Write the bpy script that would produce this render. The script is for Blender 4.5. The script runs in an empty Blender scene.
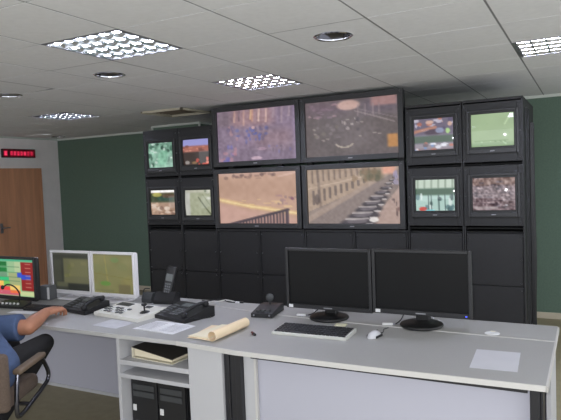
import bpy, bmesh, math, random
import numpy as np
from mathutils import Vector, Matrix
random.seed(7)
C = bpy.context.scene.collection
PI = math.pi

# ------------------------------------------------------------------ helpers
def lin(c):
    c = np.asarray(c, dtype=float)
    return np.where(c <= 0.04045, c / 12.92, ((c + 0.055) / 1.055) ** 2.4)

def mat(name, rgb, rough=0.5, metal=0.0, spec=0.5, var=0.0, scale=20.0, bump=0.0, bscale=200.0, emit=0.0, alpha=1.0, trans=0.0, stretch=None, rgb2=None):
    m = bpy.data.materials.new(name); m.use_nodes = True
    nt = m.node_tree; b = nt.nodes['Principled BSDF']
    col = tuple(float(v) for v in lin(np.array(rgb) / 255.0)) + (1,)
    b.inputs['Base Color'].default_value = col
    b.inputs['Roughness'].default_value = rough
    b.inputs['Metallic'].default_value = metal
    b.inputs['Specular IOR Level'].default_value = spec
    if trans: b.inputs['Transmission Weight'].default_value = trans
    if alpha < 1: b.inputs['Alpha'].default_value = alpha
    if emit:
        b.inputs['Emission Color'].default_value = col; b.inputs['Emission Strength'].default_value = emit
    if var or bump:
        tc = nt.nodes.new('ShaderNodeTexCoord'); mp = nt.nodes.new('ShaderNodeMapping')
        nt.links.new(tc.outputs['Object'], mp.inputs['Vector'])
        if stretch: mp.inputs['Scale'].default_value = stretch
    if var:
        n = nt.nodes.new('ShaderNodeTexNoise'); n.inputs['Scale'].default_value = scale; n.inputs['Detail'].default_value = 5
        nt.links.new(mp.outputs['Vector'], n.inputs['Vector'])
        r = nt.nodes.new('ShaderNodeValToRGB')
        lo = tuple(v * (1 - var) for v in col[:3]) + (1,); hi = tuple(min(1, v * (1 + var)) for v in col[:3]) + (1,)
        if rgb2 is not None: hi = tuple(float(v) for v in lin(np.array(rgb2) / 255.0)) + (1,)
        r.color_ramp.elements[0].color = lo; r.color_ramp.elements[0].position = 0.3
        r.color_ramp.elements[1].color = hi; r.color_ramp.elements[1].position = 0.7
        nt.links.new(n.outputs['Fac'], r.inputs['Fac']); nt.links.new(r.outputs['Color'], b.inputs['Base Color'])
    if bump:
        n2 = nt.nodes.new('ShaderNodeTexNoise'); n2.inputs['Scale'].default_value = bscale; n2.inputs['Detail'].default_value = 3
        nt.links.new(mp.outputs['Vector'], n2.inputs['Vector'])
        bp = nt.nodes.new('ShaderNodeBump'); bp.inputs['Strength'].default_value = bump; bp.inputs['Distance'].default_value = 0.002
        nt.links.new(n2.outputs['Fac'], bp.inputs['Height']); nt.links.new(bp.outputs['Normal'], b.inputs['Normal'])
    return m

def screen_mat(name, rough=0.12, spec=0.5, strength=1.0):
    m = bpy.data.materials.new(name); m.use_nodes = True
    nt = m.node_tree; b = nt.nodes['Principled BSDF']
    a = nt.nodes.new('ShaderNodeAttribute'); a.attribute_name = 'pix'
    b.inputs['Base Color'].default_value = (.01, .01, .01, 1)
    b.inputs['Roughness'].default_value = rough; b.inputs['Specular IOR Level'].default_value = spec
    nt.links.new(a.outputs['Color'], b.inputs['Emission Color'])
    b.inputs['Emission Strength'].default_value = strength
    return m

def obj(name, bm, m, parent=None, smooth=False, loc=None):
    me = bpy.data.meshes.new(name); bm.normal_update(); bm.to_mesh(me); bm.free()
    o = bpy.data.objects.new(name, me); C.objects.link(o)
    me.materials.append(m)
    if smooth:
        for p in me.polygons: p.use_smooth = True
        me.set_sharp_from_angle(angle=math.radians(38))
    if parent is not None: o.parent = parent
    if loc is not None: o.location = loc
    return o

def tag(o, label, cat, group=None):
    o['label'] = label; o['category'] = cat
    if group: o['group'] = group
    return o

def thing(name, label, cat, loc=(0, 0, 0), rotz=0.0, group=None):
    o = bpy.data.objects.new(name, None); C.objects.link(o)
    o.empty_display_size = 0.05
    o.location = loc; o.rotation_euler = (0, 0, rotz)
    return tag(o, label, cat, group)

def struct(name, bm, m, smooth=False, parent=None):
    o = obj(name, bm, m, parent, smooth)
    if parent is None: o['kind'] = 'structure'
    return o

def copy_tree(o, parent=None):
    c = o.copy(); C.objects.link(c)
    if parent is not None: c.parent = parent
    for ch in list(o.children): copy_tree(ch, c)
    return c

def B(): return bmesh.new()

def box(bm, x, y, z, bevel=0.0, seg=2, M=None):
    r = bmesh.ops.create_cube(bm, size=1.0)
    vs = r['verts']
    for v in vs:
        v.co = Vector(((x[0] + x[1]) / 2 + v.co.x * (x[1] - x[0]), (y[0] + y[1]) / 2 + v.co.y * (y[1] - y[0]), (z[0] + z[1]) / 2 + v.co.z * (z[1] - z[0])))
    if bevel:
        es = list({e for v in vs for e in v.link_edges})
        rr = bmesh.ops.bevel(bm, geom=es, offset=bevel, segments=seg, affect='EDGES', profile=0.5)
        vs = list({v for f in rr['faces'] for v in f.verts} | {v for v in vs if v.is_valid})
    if M is not None: bmesh.ops.transform(bm, matrix=M, verts=vs)
    return bm

def prism(bm, poly, z0, z1, M=None):
    lo = [bm.verts.new((p[0], p[1], z0)) for p in poly]; hi = [bm.verts.new((p[0], p[1], z1)) for p in poly]
    n = len(poly)
    bm.faces.new(list(reversed(lo))); bm.faces.new(hi)
    for i in range(n): bm.faces.new((lo[i], lo[(i + 1) % n], hi[(i + 1) % n], hi[i]))
    if M is not None: bmesh.ops.transform(bm, matrix=M, verts=lo + hi)
    bmesh.ops.recalc_face_normals(bm, faces=bm.faces)
    return bm

def prism_x(bm, poly, x0, x1):        # polygon in (y, z), extruded along x
    lo = [bm.verts.new((x0, p[0], p[1])) for p in poly]; hi = [bm.verts.new((x1, p[0], p[1])) for p in poly]
    n = len(poly)
    bm.faces.new(lo); bm.faces.new(list(reversed(hi)))
    for i in range(n): bm.faces.new((lo[i], lo[(i + 1) % n], hi[(i + 1) % n], hi[i]))
    bmesh.ops.recalc_face_normals(bm, faces=bm.faces)
    return bm

def lathe(bm, prof, seg=32, M=None):
    rings = []; made = []
    for r, z in prof:
        if r < 1e-6:
            v = bm.verts.new((0, 0, z)); rings.append([v]); made.append(v)
        else:
            ring = [bm.verts.new((r * math.cos(2 * PI * k / seg), r * math.sin(2 * PI * k / seg), z)) for k in range(seg)]
            rings.append(ring); made += ring
    for a, b in zip(rings, rings[1:]):
        for k in range(seg):
            k2 = (k + 1) % seg
            if len(a) == 1 and len(b) == 1: continue
            if len(a) == 1: bm.faces.new((a[0], b[k2], b[k]))
            elif len(b) == 1: bm.faces.new((a[k], a[k2], b[0]))
            else: bm.faces.new((a[k], a[k2], b[k2], b[k]))
    if M is not None: bmesh.ops.transform(bm, matrix=M, verts=made)
    bmesh.ops.recalc_face_normals(bm, faces=bm.faces)
    return bm

def smooth_path(pts, n=6, closed=False):
    P = [Vector(p) for p in pts]; out = []
    N = len(P)
    rng = range(N if closed else N - 1)
    for i in rng:
        p1, p2 = P[i], P[(i + 1) % N]
        p0 = P[i - 1] if (closed or i > 0) else p1
        p3 = P[(i + 2) % N] if (closed or i + 2 < N) else p2
        for k in range(n):
            t = k / n
            out.append(0.5 * ((2 * p1) + (p2 - p0) * t + (2 * p0 - 5 * p1 + 4 * p2 - p3) * t * t + (3 * p1 - p0 - 3 * p2 + p3) * t ** 3))
    if not closed: out.append(P[-1])
    return out

def tube(bm, pts, r, seg=10, closed=False):
    P = [Vector(p) for p in pts]; N = len(P); rings = []
    up = Vector((0, 0, 1)); prev = None
    for i in range(N):
        a = P[i - 1] if (i > 0 or closed) else P[i]; b = P[(i + 1) % N] if (i < N - 1 or closed) else P[i]
        t = (b - a).normalized()
        if prev is None:
            n = t.cross(up)
            if n.length < 1e-3: n = t.cross(Vector((1, 0, 0)))
        else:
            n = prev - t * prev.dot(t)
        n.normalize(); prev = n; bn = t.cross(n)
        rr = r[i] if isinstance(r, (list, tuple)) else r
        rings.append([bm.verts.new(P[i] + (n * math.cos(2 * PI * k / seg) + bn * math.sin(2 * PI * k / seg)) * rr) for k in range(seg)])
    for i in range(N if closed else N - 1):
        a, b = rings[i], rings[(i + 1) % N]
        for k in range(seg): bm.faces.new((a[k], a[(k + 1) % seg], b[(k + 1) % seg], b[k]))
    if not closed:
        bm.faces.new(list(reversed(rings[0]))); bm.faces.new(rings[-1])
    bmesh.ops.recalc_face_normals(bm, faces=bm.faces)
    return bm

def ball(bm, c, r, u=20, v=12, sc=(1, 1, 1), rot=None):
    M = Matrix.Translation(Vector(c)) @ (rot.to_4x4() if rot is not None else Matrix.Identity(4)) @ Matrix.Diagonal((sc[0], sc[1], sc[2], 1))
    bmesh.ops.create_uvsphere(bm, u_segments=u, v_segments=v, radius=r, matrix=M)

def cone2(bm, p0, r0, p1, r1, seg=20):
    p0, p1 = Vector(p0), Vector(p1)
    ball(bm, p0, r0, seg, 12); ball(bm, p1, r1, seg, 12)
    d = p1 - p0
    if d.length > 1e-5:
        q = Vector((0, 0, 1)).rotation_difference(d.normalized())
        M = Matrix.Translation((p0 + p1) / 2) @ q.to_matrix().to_4x4()
        bmesh.ops.create_cone(bm, cap_ends=True, segments=seg, radius1=r0, radius2=r1, depth=d.length, matrix=M)

def fuse(name, bm, m, parent, voxel, it=4):
    me = bpy.data.meshes.new(name + '_src'); bm.to_mesh(me); bm.free()
    t = bpy.data.objects.new(name + '_src', me); C.objects.link(t)
    r = t.modifiers.new('r', 'REMESH'); r.mode = 'VOXEL'; r.voxel_size = voxel
    s = t.modifiers.new('s', 'SMOOTH'); s.factor = 0.5; s.iterations = it
    dg = bpy.context.evaluated_depsgraph_get(); dg.update()
    me2 = bpy.data.meshes.new_from_object(t.evaluated_get(dg)); me2.name = name
    bpy.data.objects.remove(t, do_unlink=True); bpy.data.meshes.remove(me)
    o = bpy.data.objects.new(name, me2); C.objects.link(o)
    me2.materials.clear(); me2.materials.append(m)
    for p in me2.polygons: p.use_smooth = True
    if parent is not None: o.parent = parent
    return o

# ------------------------------------------------------------------ materials
M_ceil = mat('ceiling_tile_white', (222, 222, 222), 0.9, var=0.03, scale=30, bump=0.25, bscale=350)
M_grid = mat('ceiling_grid_grey', (128, 128, 128), 0.6)
M_green = mat('green_wallpaper', (94, 114, 100), 0.85, var=0.08, scale=60, bump=0.3, bscale=150)
M_grey = mat('left_wall_paint', (244, 238, 238), 0.85, var=0.03, scale=6)
M_floor = mat('brown_grey_floor', (150, 141, 114), 0.6, var=0.08, scale=14, bump=0.1)
M_base = mat('baseboard_cream', (196, 186, 166), 0.6)
M_trim = mat('white_trim', (200, 205, 198), 0.6)
M_door = mat('veneer_brown', (206, 150, 116), 0.55, var=0.14, scale=3.2, stretch=(1, 5, 0.35))
M_doorframe = mat('door_frame_grey', (150, 148, 150), 0.6)
M_rack = mat('rack_black', (43, 43, 45), 0.55, spec=0.35, var=0.06, scale=40, bump=0.15, bscale=500)
M_rackpost = mat('rack_post_black', (40, 40, 42), 0.4)
M_gap = mat('rack_inside_black', (14, 14, 15), 0.8)
M_screw = mat('steel_screw', (190, 190, 195), 0.3, metal=1.0)
M_tvbez = mat('tv_bezel_charcoal', (52, 52, 54), 0.4, spec=0.4)
M_logo = mat('silver_logo', (140, 140, 145), 0.4)
M_crtsur = mat('crt_surround_black', (22, 22, 23), 0.45)
M_black = mat('black_plastic', (34, 34, 36), 0.42, spec=0.45)
M_black_gl = mat('gloss_black_plastic', (20, 20, 21), 0.38, spec=0.5)
M_panel_off = mat('dark_screen_glass', (14, 14, 15), 0.4, spec=0.2)
M_dgrey = mat('dark_grey_plastic', (64, 66, 68), 0.5)
M_key = mat('key_grey', (96, 98, 100), 0.5)
M_lcd = mat('phone_display', (96, 100, 100), 0.3)
M_top = mat('desk_laminate_grey', (163, 162, 160), 0.45, spec=0.35, var=0.03, scale=250)
M_edge = mat('desk_edge_white', (202, 200, 196), 0.45)
M_pan = mat('desk_panel_white', (184, 184, 196), 0.55, spec=0.3)
M_pan2 = mat('desk_side_white', (192, 192, 195), 0.55, spec=0.3)
M_steel = mat('leg_black_steel', (36, 36, 40), 0.4, spec=0.5)
M_white = mat('white_plastic', (222, 222, 222), 0.4)
M_wbez = mat('monitor_white', (222, 220, 222), 0.45)
M_cream = mat('cream_plastic', (232, 226, 206), 0.5)
M_silver = mat('silver_plastic', (200, 200, 204), 0.3)
M_ctl = mat('controller_white', (222, 220, 212), 0.45)
M_cone = mat('dark_mirror', (84, 84, 90), 0.14, metal=1.0)
M_slip = mat('thin_paper', (196, 196, 200), 0.7, var=0.08, scale=14)
M_edge2 = mat('desk_edge_grey', (188, 187, 185), 0.45)
M_kb = mat('keyboard_silver', (196, 196, 190), 0.4)
M_paper = mat('paper_white', (226, 226, 228), 0.8, var=0.05, scale=12)
M_print = mat('printed_grey', (165, 165, 170), 0.8)
M_folder = mat('cream_card', (238, 216, 182), 0.7, var=0.03, scale=10)
M_pages = mat('cream_pages', (235, 224, 196), 0.8)
M_binder = mat('binder_black', (56, 52, 48), 0.6, var=0.3, scale=90)
M_sheet = mat('plastic_sleeve', (208, 208, 214), 0.3, spec=0.5, var=0.03, scale=8)
M_red = mat('dark_red_plastic', (92, 34, 34), 0.4)
M_yellow = mat('pale_yellow_paper', (222, 219, 188), 0.8)
M_chrome = mat('chrome', (225, 225, 230), 0.12, metal=1.0)
M_mirror = mat('mirror_louvre', (215, 218, 225), 0.16, metal=1.0)
M_tube = mat('fluorescent_tube', (226, 232, 255), 0.5, emit=70.0)
M_alu = mat('aluminium', (150, 150, 156), 0.35, metal=0.8)
M_tan = mat('tan_metal_frame', (186, 178, 158), 0.6)
M_brownvent = mat('vent_brown', (120, 108, 92), 0.7)
M_fabric = mat('chair_fabric_taupe', (92, 78, 68), 0.95, var=0.15, scale=120, bump=0.4, bscale=300)
M_armpad = mat('arm_pad_taupe', (106, 90, 74), 0.6)
M_chairtube = mat('chair_tube_grey', (92, 92, 98), 0.22, metal=0.9)
M_shirt = mat('blue_shirt', (72, 89, 122), 0.9, var=0.1, scale=25, bump=0.5, bscale=60)
M_trouser = mat('black_trousers', (26, 25, 27), 0.9, bump=0.4, bscale=60)
M_skin = mat('skin', (172, 120, 94), 0.55, spec=0.35, var=0.05, scale=30)
M_hair = mat('dark_hair', (46, 36, 30), 0.7, var=0.3, scale=200)
M_eye = mat('eye_white', (230, 228, 224), 0.2)
M_shoe = mat('black_shoe', (22, 20, 20), 0.35)
M_led = screen_mat('led_display', 0.4, 0.3, 1.0)
M_scr = screen_mat('lcd_screen', 0.35, 0.3, 1.0)
M_crt = screen_mat('crt_glass', 0.06, 0.6, 1.0)
M_blueled = mat('blue_led', (70, 90, 255), 0.4, emit=1.2)
M_copper = mat('cable_black', (20, 20, 22), 0.5)
M_cablew = mat('cable_white', (210, 210, 205), 0.5)

# ------------------------------------------------------------------ room shell
XL, XR, YB, YF, H = -7.95, 2.3, 7.12, -2.3, 2.48
bm = box(B(), (XL - .1, XR + .1), (YF - .1, YB + .1), (-.1, 0)); struct('floor', bm, M_floor)
bm = box(B(), (XL - .1, XR + .1), (YB, YB + .1), (0, H)); struct('wall_back', bm, M_green)
bm = box(B(), (XL - .1, XL), (YF - .1, YB), (0, H)); struct('wall_left', bm, M_grey)
# pillar behind the rack, with its light ceiling trim
bm = box(B(), (-5.46, -4.65), (6.60, YB), (0, H)); struct('wall_pillar', bm, M_green)
bm = B()
box(bm, (-5.475, -4.635), (6.58, 6.60), (2.455, H)); box(bm, (-4.65, -4.63), (6.58, YB), (2.455, H))
box(bm, (-5.475, -5.45), (6.58, 6.60), (2.40, 2.455)); box(bm, (-4.66, -4.635), (6.58, 6.60), (2.39, 2.455))
struct('trim_2', bm, M_trim)
bm = B(); box(bm, (XL, -5.46), (YB - .02, YB), (2.45, H)); box(bm, (-4.65, XR), (YB - .02, YB), (2.45, H))
box(bm, (XL, XL + .02), (YF, YB), (2.455, H))
struct('trim_1', bm, M_trim)
bm = B(); box(bm, (XL, -5.46), (YB - .018, YB), (0, .07), .004); box(bm, (-4.65, XR), (YB - .018, YB), (0, .07), .004); struct('baseboard_back', bm, M_base)
bm = B(); box(bm, (XL, XL + .018), (YF, 5.83), (0, .07), .004); box(bm, (XL, XL + .018), (6.74, YB), (0, .07), .004); struct('baseboard_left', bm, M_base)
# ceiling: lay-in tiles with shadow gaps, hung under a slab
GX, GY, TX, TY = -0.428, 2.355, 0.5735, 0.5625
SPOTS = [(-1.288, 3.18), (-3.083, 3.273), (-4.40, 3.44), (-7.52, 6.74)]
def cell(ix, iy): return (GX + ix * TX, GX + (ix + 1) * TX, GY + iy * TY, GY + (iy + 1) * TY)
def cell_of(x, y): return (math.floor((x - GX) / TX), math.floor((y - GY) / TY))
LIGHTS = [cell_of(-2.43, 2.62), cell_of(-2.43, 4.32), cell_of(-5.15, 4.65), cell_of(-0.15, 4.30)]
VENTC = cell_of(-3.93, 5.42)
bm = B()
spotcells = {cell_of(*s): s for s in SPOTS}
for ix in range(-14, 5):
    for iy in range(-9, 10):
        if (ix, iy) in LIGHTS or (ix, iy) == VENTC: continue
        x0, x1, y0, y1 = cell(ix, iy)
        x0 += .006; x1 -= .006; y0 += .0035; y1 -= .0035
        x0 = max(x0, XL); x1 = min(x1, XR); y0 = max(y0, YF); y1 = min(y1, YB)
        if x1 - x0 < .02 or y1 - y0 < .02: continue
        if (ix, iy) in spotcells:
            sx, sy = spotcells[(ix, iy)]; n = 32; inn = []; out = []
            for k in range(n):
                a = 2 * PI * k / n + 1e-4; dx, dy = math.cos(a), math.sin(a)
                inn.append(bm.verts.new((sx + .098 * dx, sy + .098 * dy, H)))
                t = min(((x1 - sx) / dx if dx > 0 else (x0 - sx) / dx) if abs(dx) > 1e-9 else 9, ((y1 - sy) / dy if dy > 0 else (y0 - sy) / dy) if abs(dy) > 1e-9 else 9)
                out.append(bm.verts.new((sx + t * dx, sy + t * dy, H)))
            for k in range(n): bm.faces.new((inn[k], inn[(k + 1) % n], out[(k + 1) % n], out[k]))
            for cx_, cy_ in ((x0, y0), (x1, y0), (x1, y1), (x0, y1)):     # corner fillers
                near = sorted(range(n), key=lambda k: (out[k].co.x - cx_) ** 2 + (out[k].co.y - cy_) ** 2)[:2]
                a_, b_ = near
                if (b_ - a_) % n != 1: a_, b_ = b_, a_
                c_ = bm.verts.new((cx_, cy_, H))
                try: bm.faces.new((out[a_], out[b_], c_))
                except ValueError: pass
        else:
            box(bm, (x0, x1), (y0, y1), (H, H + .012))
struct('ceiling', bm, M_ceil)
bm = box(B(), (XL - .1, XR + .1), (YF - .1, YB + .1), (H + .16, H + .2)); struct('ceiling_slab', bm, M_grid)
bm = B()
for ix in range(-13, 6):
    x = GX + ix * TX
    if XL < x < XR: box(bm, (x - .009, x + .009), (YF, YB), (H + .001, H + .016))
for iy in range(-8, 10):
    y = GY + iy * TY
    if YF < y < YB: box(bm, (XL, XR), (y - .006, y + .006), (H + .0015, H + .0155))
struct('trim_ceiling_grid', bm, M_grid)

# door on the left wall
bm = box(B(), (XL, XL + .012), (5.86, 6.71), (.005, 1.97), .003); door = struct('door_1', bm, M_door)
bm = B(); box(bm, (XL, XL + .02), (6.71, 6.74), (0, 1.98)); box(bm, (XL, XL + .02), (5.83, 5.86), (0, 1.98)); box(bm, (XL, XL + .02), (5.83, 6.74), (1.97, 1.99))
obj('door_frame', bm, M_door, door)
bm = B(); box(bm, (XL + .012, XL + .018), (5.92, 5.97), (1.0, 1.15), .003); tube(bm, [(XL + .015, 5.945, 1.08), (XL + .055, 5.945, 1.08), (XL + .06, 5.96, 1.08), (XL + .06, 6.06, 1.08)], .009)
obj('door_handle', bm, M_alu, door)

# ------------------------------------------------------------------ picture painter for the video screens
class Pic:
    def __init__(s, w, h, c, seed=1):
        s.w, s.h = w, h; s.a = np.ones((h, w, 3)) * np.array(c, float); s.r = np.random.RandomState(seed)
        ys, xs = np.mgrid[0:h, 0:w]; s.X = (xs + .5) / w; s.Y = (ys + .5) / h
    def mix(s, m, c):
        m = np.clip(m, 0, 1)[..., None]; s.a = s.a * (1 - m) + np.array(c, float) * m; return s
    def rect(s, x0, y0, x1, y1, c, al=1.0, soft=.012):
        f = lambda v: np.clip(v / soft + .5, 0, 1)
        return s.mix(al * f(s.X - x0) * f(x1 - s.X) * f(s.Y - y0) * f(y1 - s.Y), c)
    def blob(s, x, y, rx, ry, c, al=1.0, ang=0):
        ca, sa = math.cos(ang), math.sin(ang); dx, dy = s.X - x, s.Y - y
        d = np.sqrt(((dx * ca + dy * sa) / rx) ** 2 + ((-dx * sa + dy * ca) / ry) ** 2)
        return s.mix(al * np.clip((1.15 - d) / .3, 0, 1), c)
    def line(s, x0, y0, x1, y1, wd, c, al=1.0):
        dx, dy = x1 - x0, y1 - y0; L2 = dx * dx + dy * dy
        t = np.clip(((s.X - x0) * dx + (s.Y - y0) * dy) / L2, 0, 1)
        d = np.hypot(s.X - x0 - t * dx, s.Y - y0 - t * dy)
        return s.mix(al * np.clip((wd - d) / (.6 * wd) + .3, 0, 1), c)
    def half(s, x0, y0, x1, y1, c, al=1.0, soft=.02):     # everything below the line x0,y0 - x1,y1
        yy = y0 + (s.X - x0) * (y1 - y0) / (x1 - x0)
        return s.mix(al * np.clip((s.Y - yy) / soft + .5, 0, 1), c)
    def noise(s, nx, ny, amp, col=(1, 1, 1), reg=None):
        g = s.r.rand(ny + 2, nx + 2) * 2 - 1
        fx, fy = s.X * nx, s.Y * ny; ix, iy = fx.astype(int), fy.astype(int); u, v = fx - ix, fy - iy
        n = g[iy, ix] * (1 - u) * (1 - v) + g[iy, ix + 1] * u * (1 - v) + g[iy + 1, ix] * (1 - u) * v + g[iy + 1, ix + 1] * u * v
        if reg: n = n * ((s.X > reg[0]) & (s.X < reg[2]) & (s.Y > reg[1]) & (s.Y < reg[3]))
        s.a = s.a + (n * amp)[..., None] * np.array(col, float); return s
    def spots(s, n, reg, rx, ry, cols, al=.8):
        for _ in range(n):
            c = cols[s.r.randint(len(cols))]
            s.blob(s.r.uniform(reg[0], reg[2]), s.r.uniform(reg[1], reg[3]), rx * s.r.uniform(.5, 1.4), ry * s.r.uniform(.5, 1.4), c, al)
        return s
    def img(s): return np.clip(s.a, 0, 255) / 255.0

def screen(name, img, w, h, m, parent, y=0.0, z=0.0, x=0.0, R=None, gain=1.0):
    ny, nx = img.shape[:2]
    verts, faces = [], []
    for j in range(ny):
        for i in range(nx):
            px, pz = (i / (nx - 1) - .5) * w, (.5 - j / (ny - 1)) * h
            b = 0.0
            if R: b = -((w / 2) ** 2 + (h / 2) ** 2 - px * px - pz * pz) / (2 * R)
            verts.append((x + px, y + b, z + pz))
    for j in range(ny - 1):
        for i in range(nx - 1):
            a = j * nx + i; faces.append((a, a + nx, a + nx + 1, a + 1))
    me = bpy.data.meshes.new(name); me.from_pydata(verts, [], faces); me.update()
    at = me.color_attributes.new('pix', 'FLOAT_COLOR', 'POINT')
    d = np.ones((ny * nx, 4), dtype=np.float32); d[:, :3] = lin(img).reshape(-1, 3) * gain
    at.data.foreach_set('color', d.ravel())
    for p in me.polygons: p.use_smooth = True
    me.materials.append(m)
    o = bpy.data.objects.new(name, me); C.objects.link(o); o.parent = parent
    return o

def pic_square():
    p = Pic(96, 54, (140, 122, 142), 3)
    p.noise(7, 5, 14, (1, .8, 1)).rect(0, 0, .2, .3, (122, 106, 116), .8, .1)
    p.rect(.2, 0, .72, .32, (168, 134, 136), .75, .12)
    for x, c in ((.24, (205, 165, 150)), (.3, (120, 100, 112)), (.36, (198, 160, 150)), (.45, (236, 196, 150)), (.47, (200, 150, 130)), (.55, (236, 205, 190)), (.64, (225, 190, 180)), (.73, (170, 150, 160)), (.83, (165, 145, 155)), (.92, (170, 150, 160))):
        p.line(x, .02, x - .01, .24 + .06 * math.sin(x * 40), .014, c, .7)
    p.rect(.5, .42, .96, .75, (146, 120, 124), .55, .2)
    p.spots(26, (.1, .3, .65, .65), .02, .035, [(105, 110, 165), (120, 105, 135), (185, 145, 150), (110, 100, 130)], .6)
    p.spots(10, (.38, .4, .55, .62), .02, .04, [(98, 108, 178)], .6)
    p.spots(16, (.03, .7, .3, 1), .025, .04, [(190, 140, 150), (110, 108, 178), (120, 105, 125)], .6)
    p.blob(.5, .94, .07, .03, (215, 185, 200), .8).blob(.57, .77, .06, .025, (190, 160, 178), .7).blob(.47, .36, .02, .03, (220, 180, 180), .8)
    p.spots(8, (.62, .72, .95, .85), .012, .03, [(120, 112, 160), (110, 95, 110)], .6).rect(.965, 0, 1, 1, (160, 142, 176), .7, .05)
    p.noise(40, 26, 12).noise(30, 6, 8)
    return p.img()

def pic_roundabout():
    p = Pic(96, 54, (112, 101, 101), 5)
    p.noise(6, 4, 9, (1, .9, 1)).rect(0, 0, .5, .25, (128, 106, 122), .6, .2).rect(.6, 0, 1, .3, (112, 100, 114), .7, .15)
    p.blob(.48, .11, .12, .085, (214, 178, 168), .95).rect(.72, 0, .98, .16, (186, 142, 138), .8, .04)
    p.spots(14, (.05, .05, .35, .3), .03, .02, [(190, 155, 165), (150, 125, 140)], .6)
    for x in (.58, .66, .74, .8): p.line(x, .12, x, .3, .01, (160, 140, 145), .6)
    p.line(.55, .22, .95, .45, .012, (170, 155, 155), .6).line(.6, .2, 1, .4, .008, (150, 138, 140), .6)
    for k in range(26):
        a = k / 25 * 2.2 + .5; p.blob(.43 + .1 * math.cos(a), .74 + .1 * math.sin(a), .012, .014, (186, 172, 158), .7)
    for x, y in ((.1, .5), (.11, .58), (.13, .62), (.6, .66), (.75, .62), (.8, .64), (.58, .42), (.62, .42), (.43, .4), (.47, .36), (.2, .7), (.25, .68)):
        p.blob(x, y, .02, .014, (182, 168, 160), .65, .5)
    p.spots(10, (.4, .35, .6, .55), .015, .025, [(95, 86, 92), (200, 186, 180)], .6)
    p.spots(12, (.1, .35, .4, .75), .02, .03, [(108, 98, 102), (142, 128, 130), (130, 120, 108)], .6)
    p.rect(.88, .66, .985, .88, (206, 146, 84), .9, .03).noise(40, 24, 9)
    return p.img()

def pic_river():
    p = Pic(96, 54, (196, 160, 140), 8)
    p.noise(3, 4, 8, (1, .9, .9)).rect(0, 0, .98, .05, (202, 168, 158), .7, .05)
    p.spots(22, (.1, .03, .75, .12), .03, .025, [(120, 96, 92), (150, 120, 112)], .6)
    p.line(.78, .1, 1.0, .03, .02, (222, 190, 176), .7).rect(0, .15, 1, .5, (186, 150, 130), .55, .15)
    p.half(0, .6, 1, .92, (204, 164, 152), .8, .1)
    for dx, c in ((.05, (226, 190, 140)), (.02, (246, 222, 166))):
        p.line(0, .52, .42, .66, dx, c, .75).line(.42, .66, 1, .8, dx * .9, c, .75)
    p.spots(14, (.0, .5, .9, .7), .05, .012, [(236, 206, 150), (190, 150, 132)], .5)
    p.spots(16, (.72, .46, .98, .62), .02, .025, [(150, 124, 128), (176, 140, 140)], .6).blob(.93, .52, .02, .03, (120, 70, 100), .7)
    p.mix(((p.X > .1) & (p.X < .87) & (p.Y > 1.02 - (p.X - .1) * .36)) * .35, (120, 96, 100))
    p.line(.1, 1.02, .87, .73, .028, (76, 66, 74), .95)
    for k in range(19):
        x = .16 + k * .0385; p.line(x, 1.02 - (x - .1) * .36, x, 1.0, .0105, (76, 66, 74), .9)
    p.line(.87, .73, .87, 1, .014, (88, 74, 84), .9)
    p.noise(24, 14, 6)
    return p.img()

def pic_street():
    p = Pic(96, 54, (150, 134, 126), 11)
    p.rect(0, 0, 1, .3, (196, 166, 146), 1, .05)
    p.mix(((p.X < .8) & (p.Y < .78 - p.X * .68)) * 1.0, (178, 156, 138))
    for k in range(12):
        x = .06 + k * .062; yb = .70 - x * .66
        p.line(x, .03, x + .004, .03 + (yb - .06) * .36, .014, (128, 110, 100), .8)
        p.line(x + .01, .06 + (yb) * .52, x + .012, yb - .02, .016, (112, 98, 92), .85)
    p.line(0, .36, .75, .12, .012, (206, 182, 162), .7)
    p.line(.12, .02, .15, .68, .018, (120, 104, 96), .6)
    p.blob(.11, .55, .03, .1, (96, 84, 82), .7)
    p.half(0, .86, .82, .15, (172, 152, 140), .9, .03).half(0, .98, .85, .18, (140, 126, 122), .95, .03)
    p.rect(.62, .05, .82, .24, (104, 100, 78), .8, .06).spots(10, (.5, .08, .8, .25), .03, .05, [(96, 94, 74), (140, 116, 92)], .6)
    p.rect(.82, 0, .95, .13, (228, 168, 146), .9, .04)
    p.mix(((p.X > .62) & (p.Y > 1.25 - (p.X - .55) * 2.05)) * .9, (184, 158, 148))
    for k in range(11):
        t = (k / 10) ** 1.5; x = .955 - .40 * t; y = .17 + .80 * t; q = .016 + .125 * t
        p.blob(x, y, q * 1.35, q * .62, (70, 64, 70), .95, -.12).blob(x - q * .1, y - q * .18, q * .8, q * .3, (120, 112, 118), .85, -.12)
        p.line(x - q * .9, y - q * .42, x + q * .7, y - q * .52, q * .13, (206, 196, 194), .7).blob(x + q * .85, y + q * .25, q * .34, q * .17, (226, 216, 214), .85)
    p.blob(.72, .92, .05, .04, (238, 232, 228), .9)
    p.spots(7, (.9, .55, .99, .82), .012, .04, [(120, 92, 88), (100, 84, 84)], .7).spots(6, (.94, .1, 1, .3), .015, .05, [(168, 160, 190)], .7)
    p.noise(44, 26, 9)
    return p.img()

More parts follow.
